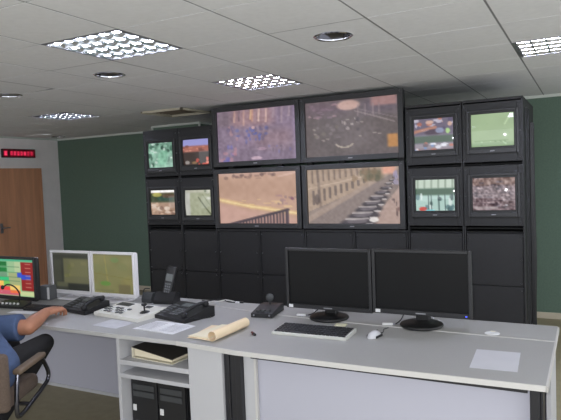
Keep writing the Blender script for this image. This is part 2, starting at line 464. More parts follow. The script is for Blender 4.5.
def pic_crt(kind):
    W, Hh = 42, 34
    if kind == 'green trees':
        p = Pic(W, Hh, (128, 168, 148), 21).noise(6, 5, 40, (.9, 1, .95))
        p.spots(12, (0, 0, 1, 1), .09, .09, [(44, 72, 60), (60, 96, 80)], .8).spots(12, (0, 0, 1, 1), .06, .05, [(206, 222, 214), (170, 210, 190)], .8)
        p.blob(.62, .6, .2, .3, (132, 190, 160), .7, .4).noise(16, 12, 18)
    elif kind == 'red roofs':
        p = Pic(W, Hh, (56, 42, 38), 22).rect(0, 0, 1, .3, (150, 150, 206), 1, .06).rect(0, .27, 1, .5, (166, 104, 92), 1, .06)
        p.spots(12, (0, .28, 1, .5), .07, .03, [(206, 140, 122), (120, 76, 70)], .8).rect(0, .52, 1, .8, (52, 40, 36), .9, .08)
        p.spots(9, (.45, .76, 1, .98), .06, .05, [(206, 84, 70), (230, 130, 110)], .8).blob(.18, .88, .09, .07, (170, 164, 160), .8).blob(.45, .9, .1, .04, (150, 120, 80), .8)
    elif kind == 'brown hillside':
        p = Pic(W, Hh, (168, 138, 118), 23).rect(0, 0, 1, .12, (250, 248, 246), 1, .04).rect(0, .14, 1, .5, (64, 74, 50), 1, .06)
        p.blob(.3, .2, .2, .08, (190, 180, 90), .8).blob(.6, .35, .3, .1, (40, 78, 66), .8).blob(.75, .25, .25, .08, (96, 66, 46), .8)
        p.spots(14, (0, .5, 1, 1), .1, .06, [(206, 176, 152), (120, 90, 76), (226, 210, 196)], .7).noise(14, 10, 16)
    elif kind == 'pale railway':
        p = Pic(W, Hh, (160, 164, 138), 24).rect(0, 0, .22, 1, (186, 186, 178), 1, .05).rect(.05, 0, 1, .12, (186, 184, 170), .8, .06)
        p.line(.55, .3, .98, 1, .03, (92, 98, 74), .8).line(.7, .2, 1, .7, .02, (130, 136, 110), .7)
        p.spots(6, (.7, .05, 1, .35), .06, .04, [(96, 110, 86), (206, 206, 196)], .7).noise(12, 10, 12)
    elif kind == 'traffic at dusk':
        p = Pic(W, Hh, (112, 104, 122), 25).spots(16, (0, 0, 1, .35), .08, .05, [(226, 186, 166), (90, 84, 110), (206, 200, 214), (180, 110, 90)], .8)
        p.line(.0, .42, .55, .3, .05, (206, 140, 110), .7).blob(.5, .45, .2, .1, (80, 66, 80), .8).blob(.66, .4, .1, .08, (150, 160, 190), .8).blob(.85, .42, .05, .08, (176, 216, 140), .9)
        p.rect(0, .55, 1, .76, (62, 84, 66), .95, .06).rect(0, .78, 1, 1, (140, 130, 140), 1, .06)
        p.spots(16, (0, .78, 1, 1), .06, .05, [(226, 226, 236), (110, 140, 190), (190, 110, 90), (90, 80, 90)], .8)
    elif kind == 'pale green':
        p = Pic(W, Hh, (160, 182, 144), 26).noise(4, 4, 6).rect(0, .86, 1, 1, (140, 166, 130), .8, .06)
        p.line(.1, .8, .85, .82, .015, (130, 156, 116), .7).spots(8, (.1, .83, .8, .95), .03, .015, [(120, 146, 110), (196, 224, 186)], .7).line(.78, .35, .92, .05, .02, (206, 226, 186), .6)
    elif kind == 'green bridge':
        p = Pic(W, Hh, (176, 204, 196), 27).rect(0, 0, 1, .3, (196, 210, 196), 1, .04)
        for k in range(6): p.line(.08 + k * .17, 0, .08 + k * .17, .27, .025, (140, 156, 140), .8)
        p.rect(0, .29, 1, .5, (60, 90, 68), 1, .05).spots(14, (0, .5, 1, 1), .04, .09, [(90, 120, 124), (66, 84, 84), (220, 232, 230)], .8)
        for x in (.35, .42, .6, .75): p.line(x, .5, x, .95, .018, (60, 78, 78), .8)
        p.blob(.2, .92, .1, .07, (206, 70, 60), .9).blob(.38, .97, .12, .04, (130, 210, 220), .9)
    else:
        p = Pic(W, Hh, (124, 106, 110), 28).rect(0, 0, 1, .25, (132, 108, 100), .8, .1)
        p.spots(26, (0, .08, 1, .95), .06, .03, [(78, 66, 74), (170, 150, 152), (96, 84, 92)], .75)
        for y in (.28, .5, .72, .8): p.line(0, y, 1, y - .05, .012, (84, 72, 80), .6)
        p.noise(26, 20, 55).rect(.05, .86, .6, .94, (190, 180, 180), .5, .04)
    return p.img()

# ------------------------------------------------------------------ equipment racks and video wall (front plane y = 5.30)
YR = 5.30
SCREW = [(0, -.004), (.006, -.002), (.007, .002)]
def screws(parent, pts, s=1.0):
    bm = B(); lathe(bm, SCREW, 10, Matrix.Rotation(PI / 2, 4, 'X')); first = obj('screw', bm, M_screw, parent)
    for q, p in enumerate(pts):
        o = first if q == 0 else first.copy()
        if q: C.objects.link(o)
        o.location = p; o.scale = (s, s, s)
def rack(name, label, x0, x1, ztop, panels, group, tall):
    t = thing(name, label, 'rack', ((x0 + x1) / 2, YR, 0), 0, group)
    w = (x1 - x0) / 2 - .002
    bm = B(); box(bm, (-w + .012, w - .012), (.035, 1.0), (.01, min(ztop - .01, 1.15))); obj('rack_body', bm, M_gap, t)
    if tall:
        bm = B(); box(bm, (-w + .012, w - .012), (.98, 1.0), (1.15, ztop - .01)); obj('back_panel', bm, M_gap, t)
        for zz in (1.17, 1.725): bm = B(); box(bm, (-w + .012, w - .012), (.04, .98), (zz, zz + .012)); obj('shelf', bm, M_gap, t)
    for s in (-1, 1):
        bm = B(); box(bm, (s * w - (.012 if s > 0 else 0), s * w + (.012 if s < 0 else 0)), (.0, 1.02), (0, ztop), .002); obj('side_panel', bm, M_rack, t)
    bm = B(); box(bm, (-w, w), (0, 1.02), (ztop - .01, ztop + .012), .002); obj('top_cover', bm, M_rack, t)
    for z0, z1 in panels:
        bm = B(); box(bm, (-w + .016, w - .016), (.008, .034), (z0 + .003, z1 - .003), .003); pn = obj('blank_panel', bm, M_rack, t)
        bm = B()
        lathe(bm, SCREW, 10, Matrix.Rotation(PI / 2, 4, 'X')); sc0 = obj('screw', bm, M_screw, pn)
        for q, (sx, zz) in enumerate([(a, b) for a in (-1, 1) for b in (z0 + .03, (z0 + z1) / 2, z1 - .03)]):
            o = sc0 if q == 0 else sc0.copy()
            if q: C.objects.link(o)
            o.location = (sx * (w - .03), .006, zz)
    return t
low = [(.03, .68), (.68, 1.135)]
G1 = 'rack cabinets along the back'
bays = [(-4.535, -4.04, 2.265, 'tall black rack cabinet at the far left end of the video wall'), (-4.04, -3.572, 2.265, 'tall black rack cabinet just left of the large screens'),
        (-3.57, -3.05, 1.145, 'low black rack cabinet under the left half of the river screen'), (-3.05, -2.524, 1.145, 'low black rack cabinet under the right half of the river screen'),
        (-2.524, -2.0, 1.145, 'low black rack cabinet under the left half of the parked cars screen'), (-2.0, -1.474, 1.145, 'low black rack cabinet under the right half of the parked cars screen'),
        (-1.472, -.972, 2.275, 'tall black rack cabinet just right of the large screens'), (-.972, -.476, 2.275, 'tall black rack cabinet at the far right end of the video wall')]
for x0, x1, zt, lab in bays: rack('rack_cabinet', lab, x0, x1, zt, low, G1, zt > 2)
# frame the big screens hang on
t = thing('screen_mounting_frame', 'black metal frame behind the four large wall screens', 'frame', (-2.52, YR + .17, 1.157))
for x in (-.95, -.35, 0, .35, .95):
    bm = B(); box(bm, (x - .03, x + .03), (0, .05), (0, 1.28)); obj('upright', bm, M_rackpost, t)
for z in (.2, .45, .85, 1.1):
    bm = B(); box(bm, (-1.03, 1.03), (-.03, 0), (z - .025, z + .025)); obj('crossbar', bm, M_rackpost, t)

def bezel_frame(bm, w, h, b, y0, y1, bb=None, bev=.004):      # picture-frame ring around an opening w x h, front at y0
    bb = b if bb is None else bb
    box(bm, (-w / 2 - b, -w / 2), (y0, y1), (-h / 2 - bb, h / 2 + b), bev); box(bm, (w / 2, w / 2 + b), (y0, y1), (-h / 2 - bb, h / 2 + b), bev)
    box(bm, (-w / 2, w / 2), (y0, y1), (h / 2, h / 2 + b), bev); box(bm, (-w / 2, w / 2), (y0, y1), (-h / 2 - bb, -h / 2), bev)

def wall_tv(label, xc, zc, img, gain=.92):
    w, h = .935, .53
    t = thing('wall_television', label, 'television', (xc, YR, zc), 0, 'large screens of the video wall')
    bm = B(); bezel_frame(bm, w, h, .05, -.02, .03); obj('bezel', bm, M_tvbez, t)
    bm = B(); box(bm, (-w / 2 - .045, w / 2 + .045), (.03, .085), (-h / 2 - .045, h / 2 + .045), .01); box(bm, (-.3, .3), (.085, .138), (-.15, .15)); obj('back_housing', bm, M_black, t)
    screen('screen', img, w + .004, h + .004, M_scr, t, y=.012, gain=gain)
    bm = B(); box(bm, (-.022, .022), (-.0225, -.019), (-h / 2 - .03, -h / 2 - .02)); obj('logo', bm, M_logo, t)
    screws(t, [(sx * (w / 2 + .03), -.02, h / 2 + .03) for sx in (-1, 1)], 1.3)
wall_tv('large wall screen at upper left showing a mauve city square', -3.047, 2.137, pic_square())
wall_tv('large wall screen at upper right showing a grey road junction with an orange patch', -2.004, 2.137, pic_roundabout(), .82)
wall_tv('large wall screen at lower left showing an orange river and a railing', -3.06, 1.482, pic_river())
wall_tv('large wall screen at lower right showing a street with a row of parked cars', -2.007, 1.482, pic_street())

def crt(label, xc, zc, w0, w1, z0, z1, kind):
    w, h = .345, .277
    t = thing('crt_monitor', label, 'monitor', (xc, YR, zc), 0, 'tube monitors at both ends of the video wall')
    fx0, fx1 = w0 + .004 - xc, w1 - .004 - xc; fz0, fz1 = z0 - zc, z1 - zc
    a, b = .196, .166
    bm = B(); y0, y1 = -.004, .03
    box(bm, (fx0, -a), (y0, y1), (fz0, fz1), .003); box(bm, (a, fx1), (y0, y1), (fz0, fz1), .003)
    box(bm, (-a, a), (y0, y1), (b, fz1), .003); box(bm, (-a, a), (y0, y1), (fz0, -b - .03), .003)
    fp = obj('face_plate', bm, M_rack, t)
    screws(fp, [(sx, -.005, sz) for sx in (fx0 + .02, fx1 - .02) for sz in (fz0 + .03, (fz0 + fz1) / 2, fz1 - .03)], .9)
    bm = B(); bezel_frame(bm, w + .036, h + .03, .022, -.022, .03, .045, .006); obj('bezel', bm, M_tvbez, t)
    bm = B(); bezel_frame(bm, w, h, .018, -.016, .03, None, .002); obj('tube_surround', bm, M_crtsur, t)
    bm = B(); box(bm, (-.2, .2), (.031, .36), (-.17, .17)); obj('chassis', bm, M_gap, t)
    screen('screen', pic_crt(kind), w + .008, h + .008, M_crt, t, y=.006, R=.9)
    bm = B(); box(bm, (-.018, .018), (-.0235, -.021), (-h / 2 - .042, -h / 2 - .034)); obj('logo', bm, M_logo, t)
zr = ((1.75, 2.255), (1.2, 1.72))
crt('tube monitor at top left end of the video wall showing green trees', -4.287, 1.99, -4.535, -4.04, *zr[0], 'green trees')
crt('tube monitor in the top row showing red roofs under a lilac sky', -3.80, 2.0, -4.04, -3.572, *zr[0], 'red roofs')
crt('tube monitor at lower left end of the video wall showing a brown hillside', -4.287, 1.455, -4.535, -4.04, *zr[1], 'brown hillside')
crt('tube monitor in the lower row showing a pale grey railway view', -3.80, 1.445, -4.04, -3.572, *zr[1], 'pale railway')
crt('tube monitor right of the large screens, top row, showing traffic at dusk', -1.218, 2.018, -1.472, -.972, *zr[0], 'traffic at dusk')
crt('tube monitor at top right end of the video wall with a plain pale green picture', -.722, 2.02, -.972, -.476, *zr[0], 'pale green')
crt('tube monitor right of the large screens, lower row, showing a green bridge', -1.218, 1.475, -1.472, -.972, *zr[1], 'green bridge')
crt('tube monitor at lower right end of the video wall showing a crowded mauve scene', -.72, 1.475, -.972, -.476, *zr[1], 'crowd')
# cables on the right flank
t = thing('cable_tray', 'black upright cable tray with hanging cables beside the right end rack', 'cable tray', (-.474, YR + .55, 0))
bm = B(); box(bm, (.003, .012), (0, .12), (0, 2.1)); box(bm, (.003, .03), (-.004, .0), (0, 2.1)); box(bm, (.003, .03), (.12, .124), (0, 2.1)); obj('channel', bm, M_rackpost, t)
bm = B(); box(bm, (.003, .016), (-.42, -.39), (.05, 2.2)); box(bm, (.003, .016), (-.25, -.22), (.05, 2.2)); obj('mounting_rail', bm, M_rack, t)
for k in range(5):
    bm = B(); y = .02 + k * .02
    tube(bm, smooth_path([(.02, y, 2.05), (.024 + .004 * math.sin(k), y, 1.6), (.028, y + .01, 1.2), (.026 + .008 * (k % 2), y, .8), (.024, y, .3), (.03, y + .02, .02)], 6), .007, 8); obj('cable', bm, M_copper, t)

# ------------------------------------------------------------------ LED clock on the left wall
t = thing('led_display', 'narrow black display with red glowing figures high on the left wall', 'led display', (XL, 6.32, 2.223), PI / 2)
bm = B(); box(bm, (-.30, .30), (-.045, 0), (-.068, .068), .006); obj('case', bm, M_black, t)
p = Pic(90, 20, (70, 2, 14), 31)
p.rect(.02, .22, .12, .8, (255, 60, 100), 1, .05); p.rect(.135, .1, .185, .95, (30, 0, 6), 1, .03)
for k, x in enumerate((.25, .355, .46, .565, .67, .775, .885)):
    p.rect(x - .04, .25, x + .038, .78, (255, 56, 98), .92 if k < 5 else .7, .05)
    if k in (0, 2, 3, 5, 6): p.rect(x - .012, .36, x + .012, .66, (150, 10, 36), .8, .04)
p.noise(22, 4, 30, (1, .3, .4))
screen('figures', p.img(), .575, .112, M_led, t, y=-.0462)

# ------------------------------------------------------------------ ceiling fittings
def louvre_light(label, c):
    x0, x1, y0, y1 = cell(*c)
    t = thing('ceiling_light', label, 'ceiling light', ((x0 + x1) / 2, (y0 + y1) / 2, H), 0, 'square louvre lights in the ceiling')
    hx, hy = TX / 2 - .004, TY / 2 - .003
    bm = B(); f = .018
    for a in ((-hx, -hx + f, -hy, hy), (hx - f, hx, -hy, hy), (-hx + f, hx - f, -hy, -hy + f), (-hx + f, hx - f, hy - f, hy)): box(bm, (a[0], a[1]), (a[2], a[3]), (-.002, .012))
    obj('frame', bm, M_alu, t)
    bm = B(); box(bm, (-hx, hx), (-hy, hy), (.075, .08)); box(bm, (-hx, -hx + .004), (-hy, hy), (.012, .075)); box(bm, (hx - .004, hx), (-hy, hy), (.012, .075)); box(bm, (-hx, hx), (-hy, -hy + .004), (.012, .075)); box(bm, (-hx, hx), (hy - .004, hy), (.012, .075))
    obj('housing', bm, M_alu, t)
    n = 4; pw = (2 * hy - 2 * f) / n
    for k in range(n):
        yc = -hy + f + pw * (k + .5)
        bm = B(); tube(bm, [(-hx + .02, yc, .022), (hx - .02, yc, .022)], .013, 14); obj('tube', bm, M_tube, t, True)
    bm = B()
    for k in range(n + 1):                                  # lengthwise parabolic mirrors
        yc = -hy + f + pw * k
        prism_x(bm, [(yc - .003, .0), (yc + .003, .0), (yc + .02, .05), (yc - .02, .05)], -hx + f, hx - f)
    for k in range(7):                                      # cross blades
        xc = -hx + f + (2 * hx - 2 * f) * k / 6
        lo = [(xc - .004, 0), (xc + .004, 0), (xc + .014, .034), (xc - .014, .034)]
        vs = [[bm.verts.new((px, yy, pz)) for px, pz in lo] for yy in (-hy + f, hy - f)]
        for i in range(4): bm.faces.new((vs[0][i], vs[0][(i + 1) % 4], vs[1][(i + 1) % 4], vs[1][i]))
    bmesh.ops.recalc_face_normals(bm, faces=bm.faces)
    obj('louvre', bm, M_mirror, t)
    return t
LAB = ['square ceiling light nearest the camera, at upper left', 'square ceiling light just above the left pair of large screens', 'square ceiling light over the dark green wall at far left', 'square ceiling light cut off by the right edge of the photo']
for lab, c in zip(LAB, LIGHTS): louvre_light(lab, c)
SL = ['round chrome downlight in the ceiling above the large screen with the road junction', 'round chrome downlight in the ceiling close behind the nearest square light', 'round chrome downlight in the ceiling cut off by the left edge', 'round chrome downlight furthest away in the ceiling near the left wall corner']
for s, lab in zip(SPOTS, SL):
    t = thing('downlight', lab, 'downlight', (s[0], s[1], H), 0, 'round downlights in the ceiling')
    bm = B(); lathe(bm, [(.097, .002), (.112, .002), (.114, -.003), (.106, -.008), (.096, -.004), (.095, .002)], 40); obj('ring', bm, M_chrome, t, True)
    bm = B(); lathe(bm, [(.096, -.002), (.09, .02), (.075, .045), (.05, .062), (0, .066)], 40); obj('reflector', bm, M_cone, t, True)
    for sx in (-.03, .03):
        bm = B(); tube(bm, [(sx, -.045, .035), (sx, .045, .035)], .01, 10); obj('lamp', bm, M_chrome, t, True)
x0, x1, y0, y1 = cell(*VENTC)
t = thing('ceiling_vent', 'open square ceiling vent with a tan frame over the left tube monitors', 'vent', ((x0 + x1) / 2, (y0 + y1) / 2, H))
hx, hy = TX / 2 - .003, TY / 2 - .003
bm = B()
for a in ((-hx, -hx + .03, -hy, hy), (hx - .03, hx, -hy, hy), (-hx, hx, -hy, -hy + .03), (-hx, hx, hy - .03, hy)): box(bm, (a[0], a[1]), (a[2], a[3]), (-.022, .01), .003)
obj('frame', bm, M_tan, t)
bm = B(); box(bm, (-hx, hx), (-hy, hy), (.05, .06)); obj('backing', bm, M_brownvent, t)
for k in range(8):
    bm = B(); yc = -hy + .065 + k * .062; box(bm, (-hx + .03, hx - .03), (-.022, .022), (-.002, .002), M=Matrix.Translation((0, yc, .012)) @ Matrix.Rotation(.6, 4, 'X')); obj('slat', bm, M_brownvent, t)

# ------------------------------------------------------------------ console desk
DT = .75
front = [(-5.4, 2.72), (-2.75, 2.715), (-2.6, 2.712), (-2.15, 2.718), (-1.92, 2.695), (-1.72, 2.675), (-.94, 2.675), (-.17, 2.70)]
seam = [(-.168, 3.41), (-.6, 3.415), (-1.2, 3.43), (-1.82, 3.475), (-2.23, 3.545), (-2.6, 3.62), (-2.9, 3.66), (-5.4, 3.66)]
desk = thing('worktop', 'long grey console worktop with white front edge', 'desk', (0, 0, DT - .026))
bm = prism(B(), front + seam, .0, .0255); obj('top_slab', bm, M_top, desk)
bm = B()
def strip(bm, line, d0, d1, z0, z1):
    prism(bm, [(x, y + d0) for x, y in line] + [(x, y + d1) for x, y in reversed(line)], z0, z1)
strip(bm, front[3:], -.007, 0, .0, .026); prism(bm, [(-.17, 2.70), (-.160, 2.691), (-.159, 3.74), (-.169, 3.74)], -.002, .0255)
eb = obj('edge_band', bm, M_edge, desk)
bm = B(); strip(bm, front[:4], -.006, 0, .001, .0255); obj('grey_edge_band', bm, M_edge2, desk)
rear = [(x, y + .006) for x, y in reversed(seam)]
bm = prism(B(), rear + [(-.168, 3.745), (-5.4, 3.745)], .002, .029); obj('rear_slab', bm, M_top, desk)
bm = B(); strip(bm, rear, -.0025, 0, .003, .0285); obj('rear_edge_band', bm, M_edge, desk)
# white cable grommet
tg = thing('cable_grommet', 'round white cable cap set in the desk beside the paper sheet', 'cable cap', (-.493, 3.468, DT + .0032))
bm = B(); lathe(bm, [(0, .004), (.03, .004), (.038, .003), (.042, 0)], 32); obj('cap', bm, M_white, tg, True)
bm = B(); box(bm, (-.012, .012), (.02, .036), (.0038, .0052)); obj('slot', bm, M_cream, tg)

UD = DT - .0285
t = thing('desk_screen_panel', 'pale grey upright back panel under the left part of the desk', 'panel', (-4.0, 3.42, 0))
bm = B(); box(bm, (-1.35, 1.35), (0, .02), (.025, UD)); obj('board', bm, M_pan, t)
bm = B(); box(bm, (-1.35, 1.35), (-.008, .02), (0, .025)); obj('foot_strip', bm, M_pan2, t)
# pedestal
t = thing('pedestal_cabinet', 'open white desk cabinet holding two computers and shelves', 'cabinet', (-2.365, 2.735, 0))
bm = B(); box(bm, (-.275, -.25), (0, .72), (0, UD)); obj('side_panel', bm, M_pan2, t)
bm = B(); box(bm, (.28, .305), (.02, .72), (0, UD)); obj('side_panel', bm, M_pan2, t)
bm = B(); box(bm, (.28, .515), (0, .02), (0, UD)); obj('front_panel', bm, M_pan2, t)
bm = B(); box(bm, (-.25, .28), (.35, .365), (.52, UD)); obj('back_panel', bm, M_pan2, t)
bm = B(); box(bm, (-.25, .28), (-.004, .35), (.553, .583), .002); obj('shelf', bm, M_pan2, t)
bm = B(); box(bm, (-.25, .28), (-.004, .70), (.47, .495), .002); obj('shelf', bm, M_pan2, t)
bm = B(); box(bm, (-.25, .28), (.70, .715), (0, .47)); obj('back_panel', bm, M_pan2, t)
# right base
t = thing('desk_understructure', 'white panelled desk base with two black metal legs at the right', 'desk base', (0, 0, 0))
bm = B()
for y0, x0, x1 in ((2.755, -1.847, -1.815), (2.762, -1.815, -1.778), (2.755, -1.778, -1.738)): box(bm, (x0, x1), (y0, y0 + .1), (0, UD), .004)
obj('leg', bm, M_steel, t)
bm = B(); box(bm, (-.238, -.196), (2.74, 2.83), (0, UD), .006); box(bm, (-.196, -.183), (2.75, 2.83), (0, UD), .004); obj('leg', bm, M_steel, t)
bm = B(); box(bm, (-1.736, -1.668), (2.785, 2.805), (0, UD)); obj('filler_panel', bm, M_pan2, t)
bm = B(); box(bm, (-1.666, -1.653), (2.778, 2.80), (0, UD)); obj('filler_edge', bm, M_edge, t)
bm = B(); box(bm, (-1.668, -.24), (2.805, 2.825), (0, UD)); obj('front_panel', bm, M_pan, t)
bm = B(); box(bm, (-.20, -.178), (3.22, 3.70), (0, UD)); obj('side_panel', bm, M_pan2, t)
bm = B(); box(bm, (-1.70, -.205), (3.68, 3.70), (.05, UD)); obj('rear_panel', bm, M_pan, t)
# dark strip standing in for the shadow line under the desk's front edge
tr = obj('edge_shadow_strip', box(B(), (-1.65, -.245), (2.72, 2.77), (UD - .022, UD - .001)), M_steel, t)

# computers
def pc(label, x):
    t = thing('computer_tower', label, 'computer', (x, 2.81, 0), 0, 'computers inside the desk cabinet')
    w = .104
    bm = B(); box(bm, (-w, w), (.02, .46), (.012, .448), .004); obj('case', bm, M_black, t)
    bm = B(); box(bm, (-w, w), (0, .02), (.012, .448), .006); fp = obj('front_panel', bm, M_black, t)
    for z in (.392, .347):
        bm = B(); box(bm, (-w + .02, w - .02), (-.006, 0), (z - .018, z + .018), .003); obj('drive_bay', bm, M_dgrey, t)
    bm = B(); box(bm, (-w + .012, -w + .04), (-.004, .002), (.235, .275), .002); obj('sticker', bm, M_white, t)
    bm = B(); lathe(bm, [(0, -.008), (.01, -.007), (.012, 0)], 16, Matrix.Translation((.04, 0, .26)) @ Matrix.Rotation(PI / 2, 4, 'X')); obj('power_button', bm, M_alu, t, True)
    for k in range(7):
        bm = B(); box(bm, (-w + .03, w - .03), (-.003, .001), (.06 + k * .018, .068 + k * .018)); obj('vent_slat', bm, M_dgrey, t)
    for sx in (-.08, .08):
        for sy in (.06, .4):
            bm = B(); lathe(bm, [(0, 0), (.014, 0), (.012, .012), (0, .012)], 12, Matrix.Translation((sx, sy, 0))); obj('foot', bm, M_black, t)
pc('left black computer tower in the desk cabinet', -2.502)
pc('right black computer tower in the desk cabinet', -2.284)

# binder on the shelf
t = thing('ring_binder', 'thick black binder with cream pages lying on the cabinet shelf', 'binder', (-2.385, 2.895, .5835), math.radians(-5))
bm = B(); box(bm, (-.165, .17), (-.12, .15), (0, .004), .001); obj('back_cover', bm, M_cream, t)
bm = B(); prism(bm, [(-.155, -.112), (.16, -.112), (.16, .142), (-.155, .142)], .0045, .012)
bm2 = bmesh.new(); lo = [bm2.verts.new((x, y, z)) for x, y, z in ((-.155, -.11, .0125), (.16, -.11, .0125), (.16, .14, .0125), (-.155, .14, .0125))]; hi = [bm2.verts.new((x, y, z)) for x, y, z in ((-.155, -.11, .062), (.16, -.11, .027), (.16, .14, .034), (-.155, .14, .066))]
for f4 in ((0, 1, 2, 3),): bm2.faces.new([lo[k] for k in reversed(f4)]); bm2.faces.new([hi[k] for k in f4])
for k in range(4): bm2.faces.new((lo[k], lo[(k + 1) % 4], hi[(k + 1) % 4], hi[k]))
bm.free(); obj('page_block', bm2, M_pages, t)
bm = bmesh.new(); hi = [(-.168, -.122, .067), (.172, -.122, .030), (.172, .152, .038), (-.168, .152, .071)]
lo = [bm.verts.new(p) for p in hi]; up = [bm.verts.new((a, b, c + .004)) for a, b, c in hi]
bm.faces.new(list(reversed(lo))); bm.faces.new(up)
for k in range(4): bm.faces.new((lo[k], lo[(k + 1) % 4], up[(k + 1) % 4], up[k]))
obj('front_cover', bm, M_binder, t)
bm = B(); box(bm, (-.172, -.1685), (-.12, .15), (.0, .070)); obj('spine', bm, M_cream, t)

# ------------------------------------------------------------------ things on the desk
Z0 = DT + .0005
ZR = DT + .0035
def flat_monitor(label, xc, yc, zb, zt, w, img=None, bez=.02, body=M_black, group=None, base='disc', standm=M_black, deskz=Z0, gain=1.0):
    t = thing('flat_monitor', label, 'monitor', (xc, yc, deskz), 0, group)
    b0, b1 = zb - deskz, zt - deskz; h = b1 - b0; zc = (b0 + b1) / 2
    sw, sh = w - 2 * bez, h - 2.4 * bez; sc = zc + .2 * bez
    bm = B(); bezel_frame(bm, sw, sh, bez, -.012, .012, bez * 1.4, .003); bmesh.ops.translate(bm, verts=bm.verts, vec=(0, 0, sc)); bz = obj('bezel', bm, body, t)
    bm = B(); box(bm, (-w / 2 + .004, w / 2 - .004), (.012, .045), (b0 + .004, b1 - .004), .012); box(bm, (-w * .3, w * .3), (.045, .075), (zc - h * .3, zc + h * .25), .012); obj('back_housing', bm, body, t)
    if img is not None: screen('screen', img, sw + .003, sh + .003, M_scr, t, y=.0, z=sc, gain=gain)
    else:
        bm = B(); box(bm, (-sw / 2 - .001, sw / 2 + .001), (0, .01), (sc - sh / 2 - .001, sc + sh / 2 + .001)); obj('screen', bm, M_panel_off, t)
    if base == 'disc':
        bm = B(); lathe(bm, [(0, 0), (.126, 0), (.130, .006), (.126, .015), (.105, .023), (.05, .028), (0, .029)], 48, Matrix.Translation((0, .004, 0))); obj('base', bm, M_black_gl, t, True)
        bm = B(); box(bm, (-.042, .042), (.03, .075), (.018, b0 + .04), .008); box(bm, (-.035, .035), (.05, .075), (b0 + .02, zc)); obj('neck', bm, M_black_gl, t)
    else:
        bm = B(); box(bm, (-.11, .11), (-.06, .12), (0, .014), .005); obj('base', bm, standm, t)
        bm = B(); box(bm, (-.045, .045), (.046, .085), (.012, zc), .006); obj('neck', bm, standm, t)
    return t, bz, (b0, b1, sc, sw, sh)

GM = 'black monitors on the right of the desk'
for lab, xc, zb, zt in (('black switched-off monitor standing behind the keyboard', -1.512, .808, 1.212), ('black switched-off monitor on the right, with a blue power light', -.905, .818, 1.217)):
    t, bz, (b0, b1, sc, sw, sh) = flat_monitor(lab, xc, 3.50, zb, zt, .602, group=GM, bez=.02, deskz=ZR)
    bm = B(); box(bm, (-.283, -.252), (-.0135, -.0115), (b0 + .004, b0 + .024)); obj('sticker', bm, M_white, t)
    bm = B(); box(bm, (-.03, .03), (-.0135, -.0115), (b0 + .009, b0 + .016)); obj('logo', bm, M_logo, t)
    if xc > -1:
        bm = B(); box(bm, (.262, .272), (-.0135, -.0115), (b0 + .010, b0 + .017)); obj('power_light', bm, M_blueled, t)

# pair of white monitors with olive map pictures
p = Pic(48, 40, (66, 68, 60), 41); p.noise(5, 4, 6).rect(.0, .0, 1, .06, (96, 98, 88), .8, .03).rect(.3, .16, 1, .8, (118, 117, 86), .9, .04).rect(.46, .2, .95, .62, (126, 125, 88), .7, .05)
p.rect(.04, .2, .24, .75, (84, 86, 72), .6, .05).rect(.1, .78, .4, .9, (108, 108, 84), .7, .03).rect(.4, .82, 1, 1, (48, 50, 44), .9, .05).spots(8, (.3, .2, .95, .8), .06, .05, [(112, 116, 70), (140, 136, 92)], .5)
q = Pic(48, 40, (130, 128, 84), 42); q.noise(5, 5, 8).rect(0, 0, 1, .04, (110, 112, 90), .8, .03).spots(8, (0, 0, 1, 1), .12, .1, [(142, 136, 84), (124, 128, 84), (136, 126, 80)], .6)
q.line(.3, .05, .36, .7, .015, (160, 146, 80), .6).blob(.3, .75, .13, .06, (92, 140, 60), .8).blob(.55, .16, .1, .06, (110, 140, 84), .7).rect(.62, .76, .9, .98, (108, 100, 72), .8, .03).line(.05, .5, .9, .62, .012, (120, 116, 60), .6).rect(0, .9, .5, .95, (110, 112, 78), .7, .03)
GW = 'pair of white monitors'
flat_monitor('white framed monitor showing a dark olive picture, left of the white pair', -3.782, 3.45, .795, 1.152, .455, p.img(), .02, M_wbez, GW, 'foot', M_wbez, gain=.72)
flat_monitor('white framed monitor showing a yellow green map, right of the white pair', -3.322, 3.45, .795, 1.152, .455, q.img(), .02, M_wbez, GW, 'foot', M_wbez, gain=.85)

# coloured status monitor at the left edge
p = Pic(64, 48, (140, 190, 140), 43)
p.rect(0, 0, 1, .07, (70, 170, 130), 1, .02)
for (x0, y0, x1, y1, c) in ((.0, .08, .30, .2, (20, 110, 50)), (.0, .24, .3, .36, (16, 120, 54)), (.34, .08, .5, .34, (150, 186, 140)), (.5, .08, .66, .36, (176, 196, 150)), (.0, .38, .3, .48, (110, 150, 120)), (.0, .5, .34, .58, (40, 190, 120)),
        (.34, .38, .64, .7, (160, 170, 120)), (0, .6, .2, .74, (240, 190, 90)), (.2, .6, .36, .74, (110, 190, 90)), (0, .74, .36, .86, (230, 70, 70)), (.36, .7, .62, .84, (236, 200, 110)), (.0, .86, .6, .97, (200, 90, 110)), (.36, .84, .62, .92, (230, 110, 60)),
        (.66, .08, 1, .84, (140, 24, 24)), (.66, .42, .9, .54, (40, 70, 190)), (.56, .36, .68, .5, (50, 80, 200)), (.62, .86, 1, .97, (196, 206, 150))):
    p.rect(x0, y0, x1, y1, c, 1, .015)
for k in range(7): p.line(.78, .14 + k * .1, .9, .14 + k * .1, .012, (206, 150, 130), .7)
for y in (.22, .37, .49, .59): p.line(0, y, .62, y, .008, (60, 110, 80), .6)
flat_monitor('black framed monitor showing a bright coloured status table at the left edge', -4.15, 3.20, .772, 1.125, .50, p.img(), .022, M_black, None, 'foot', M_black)

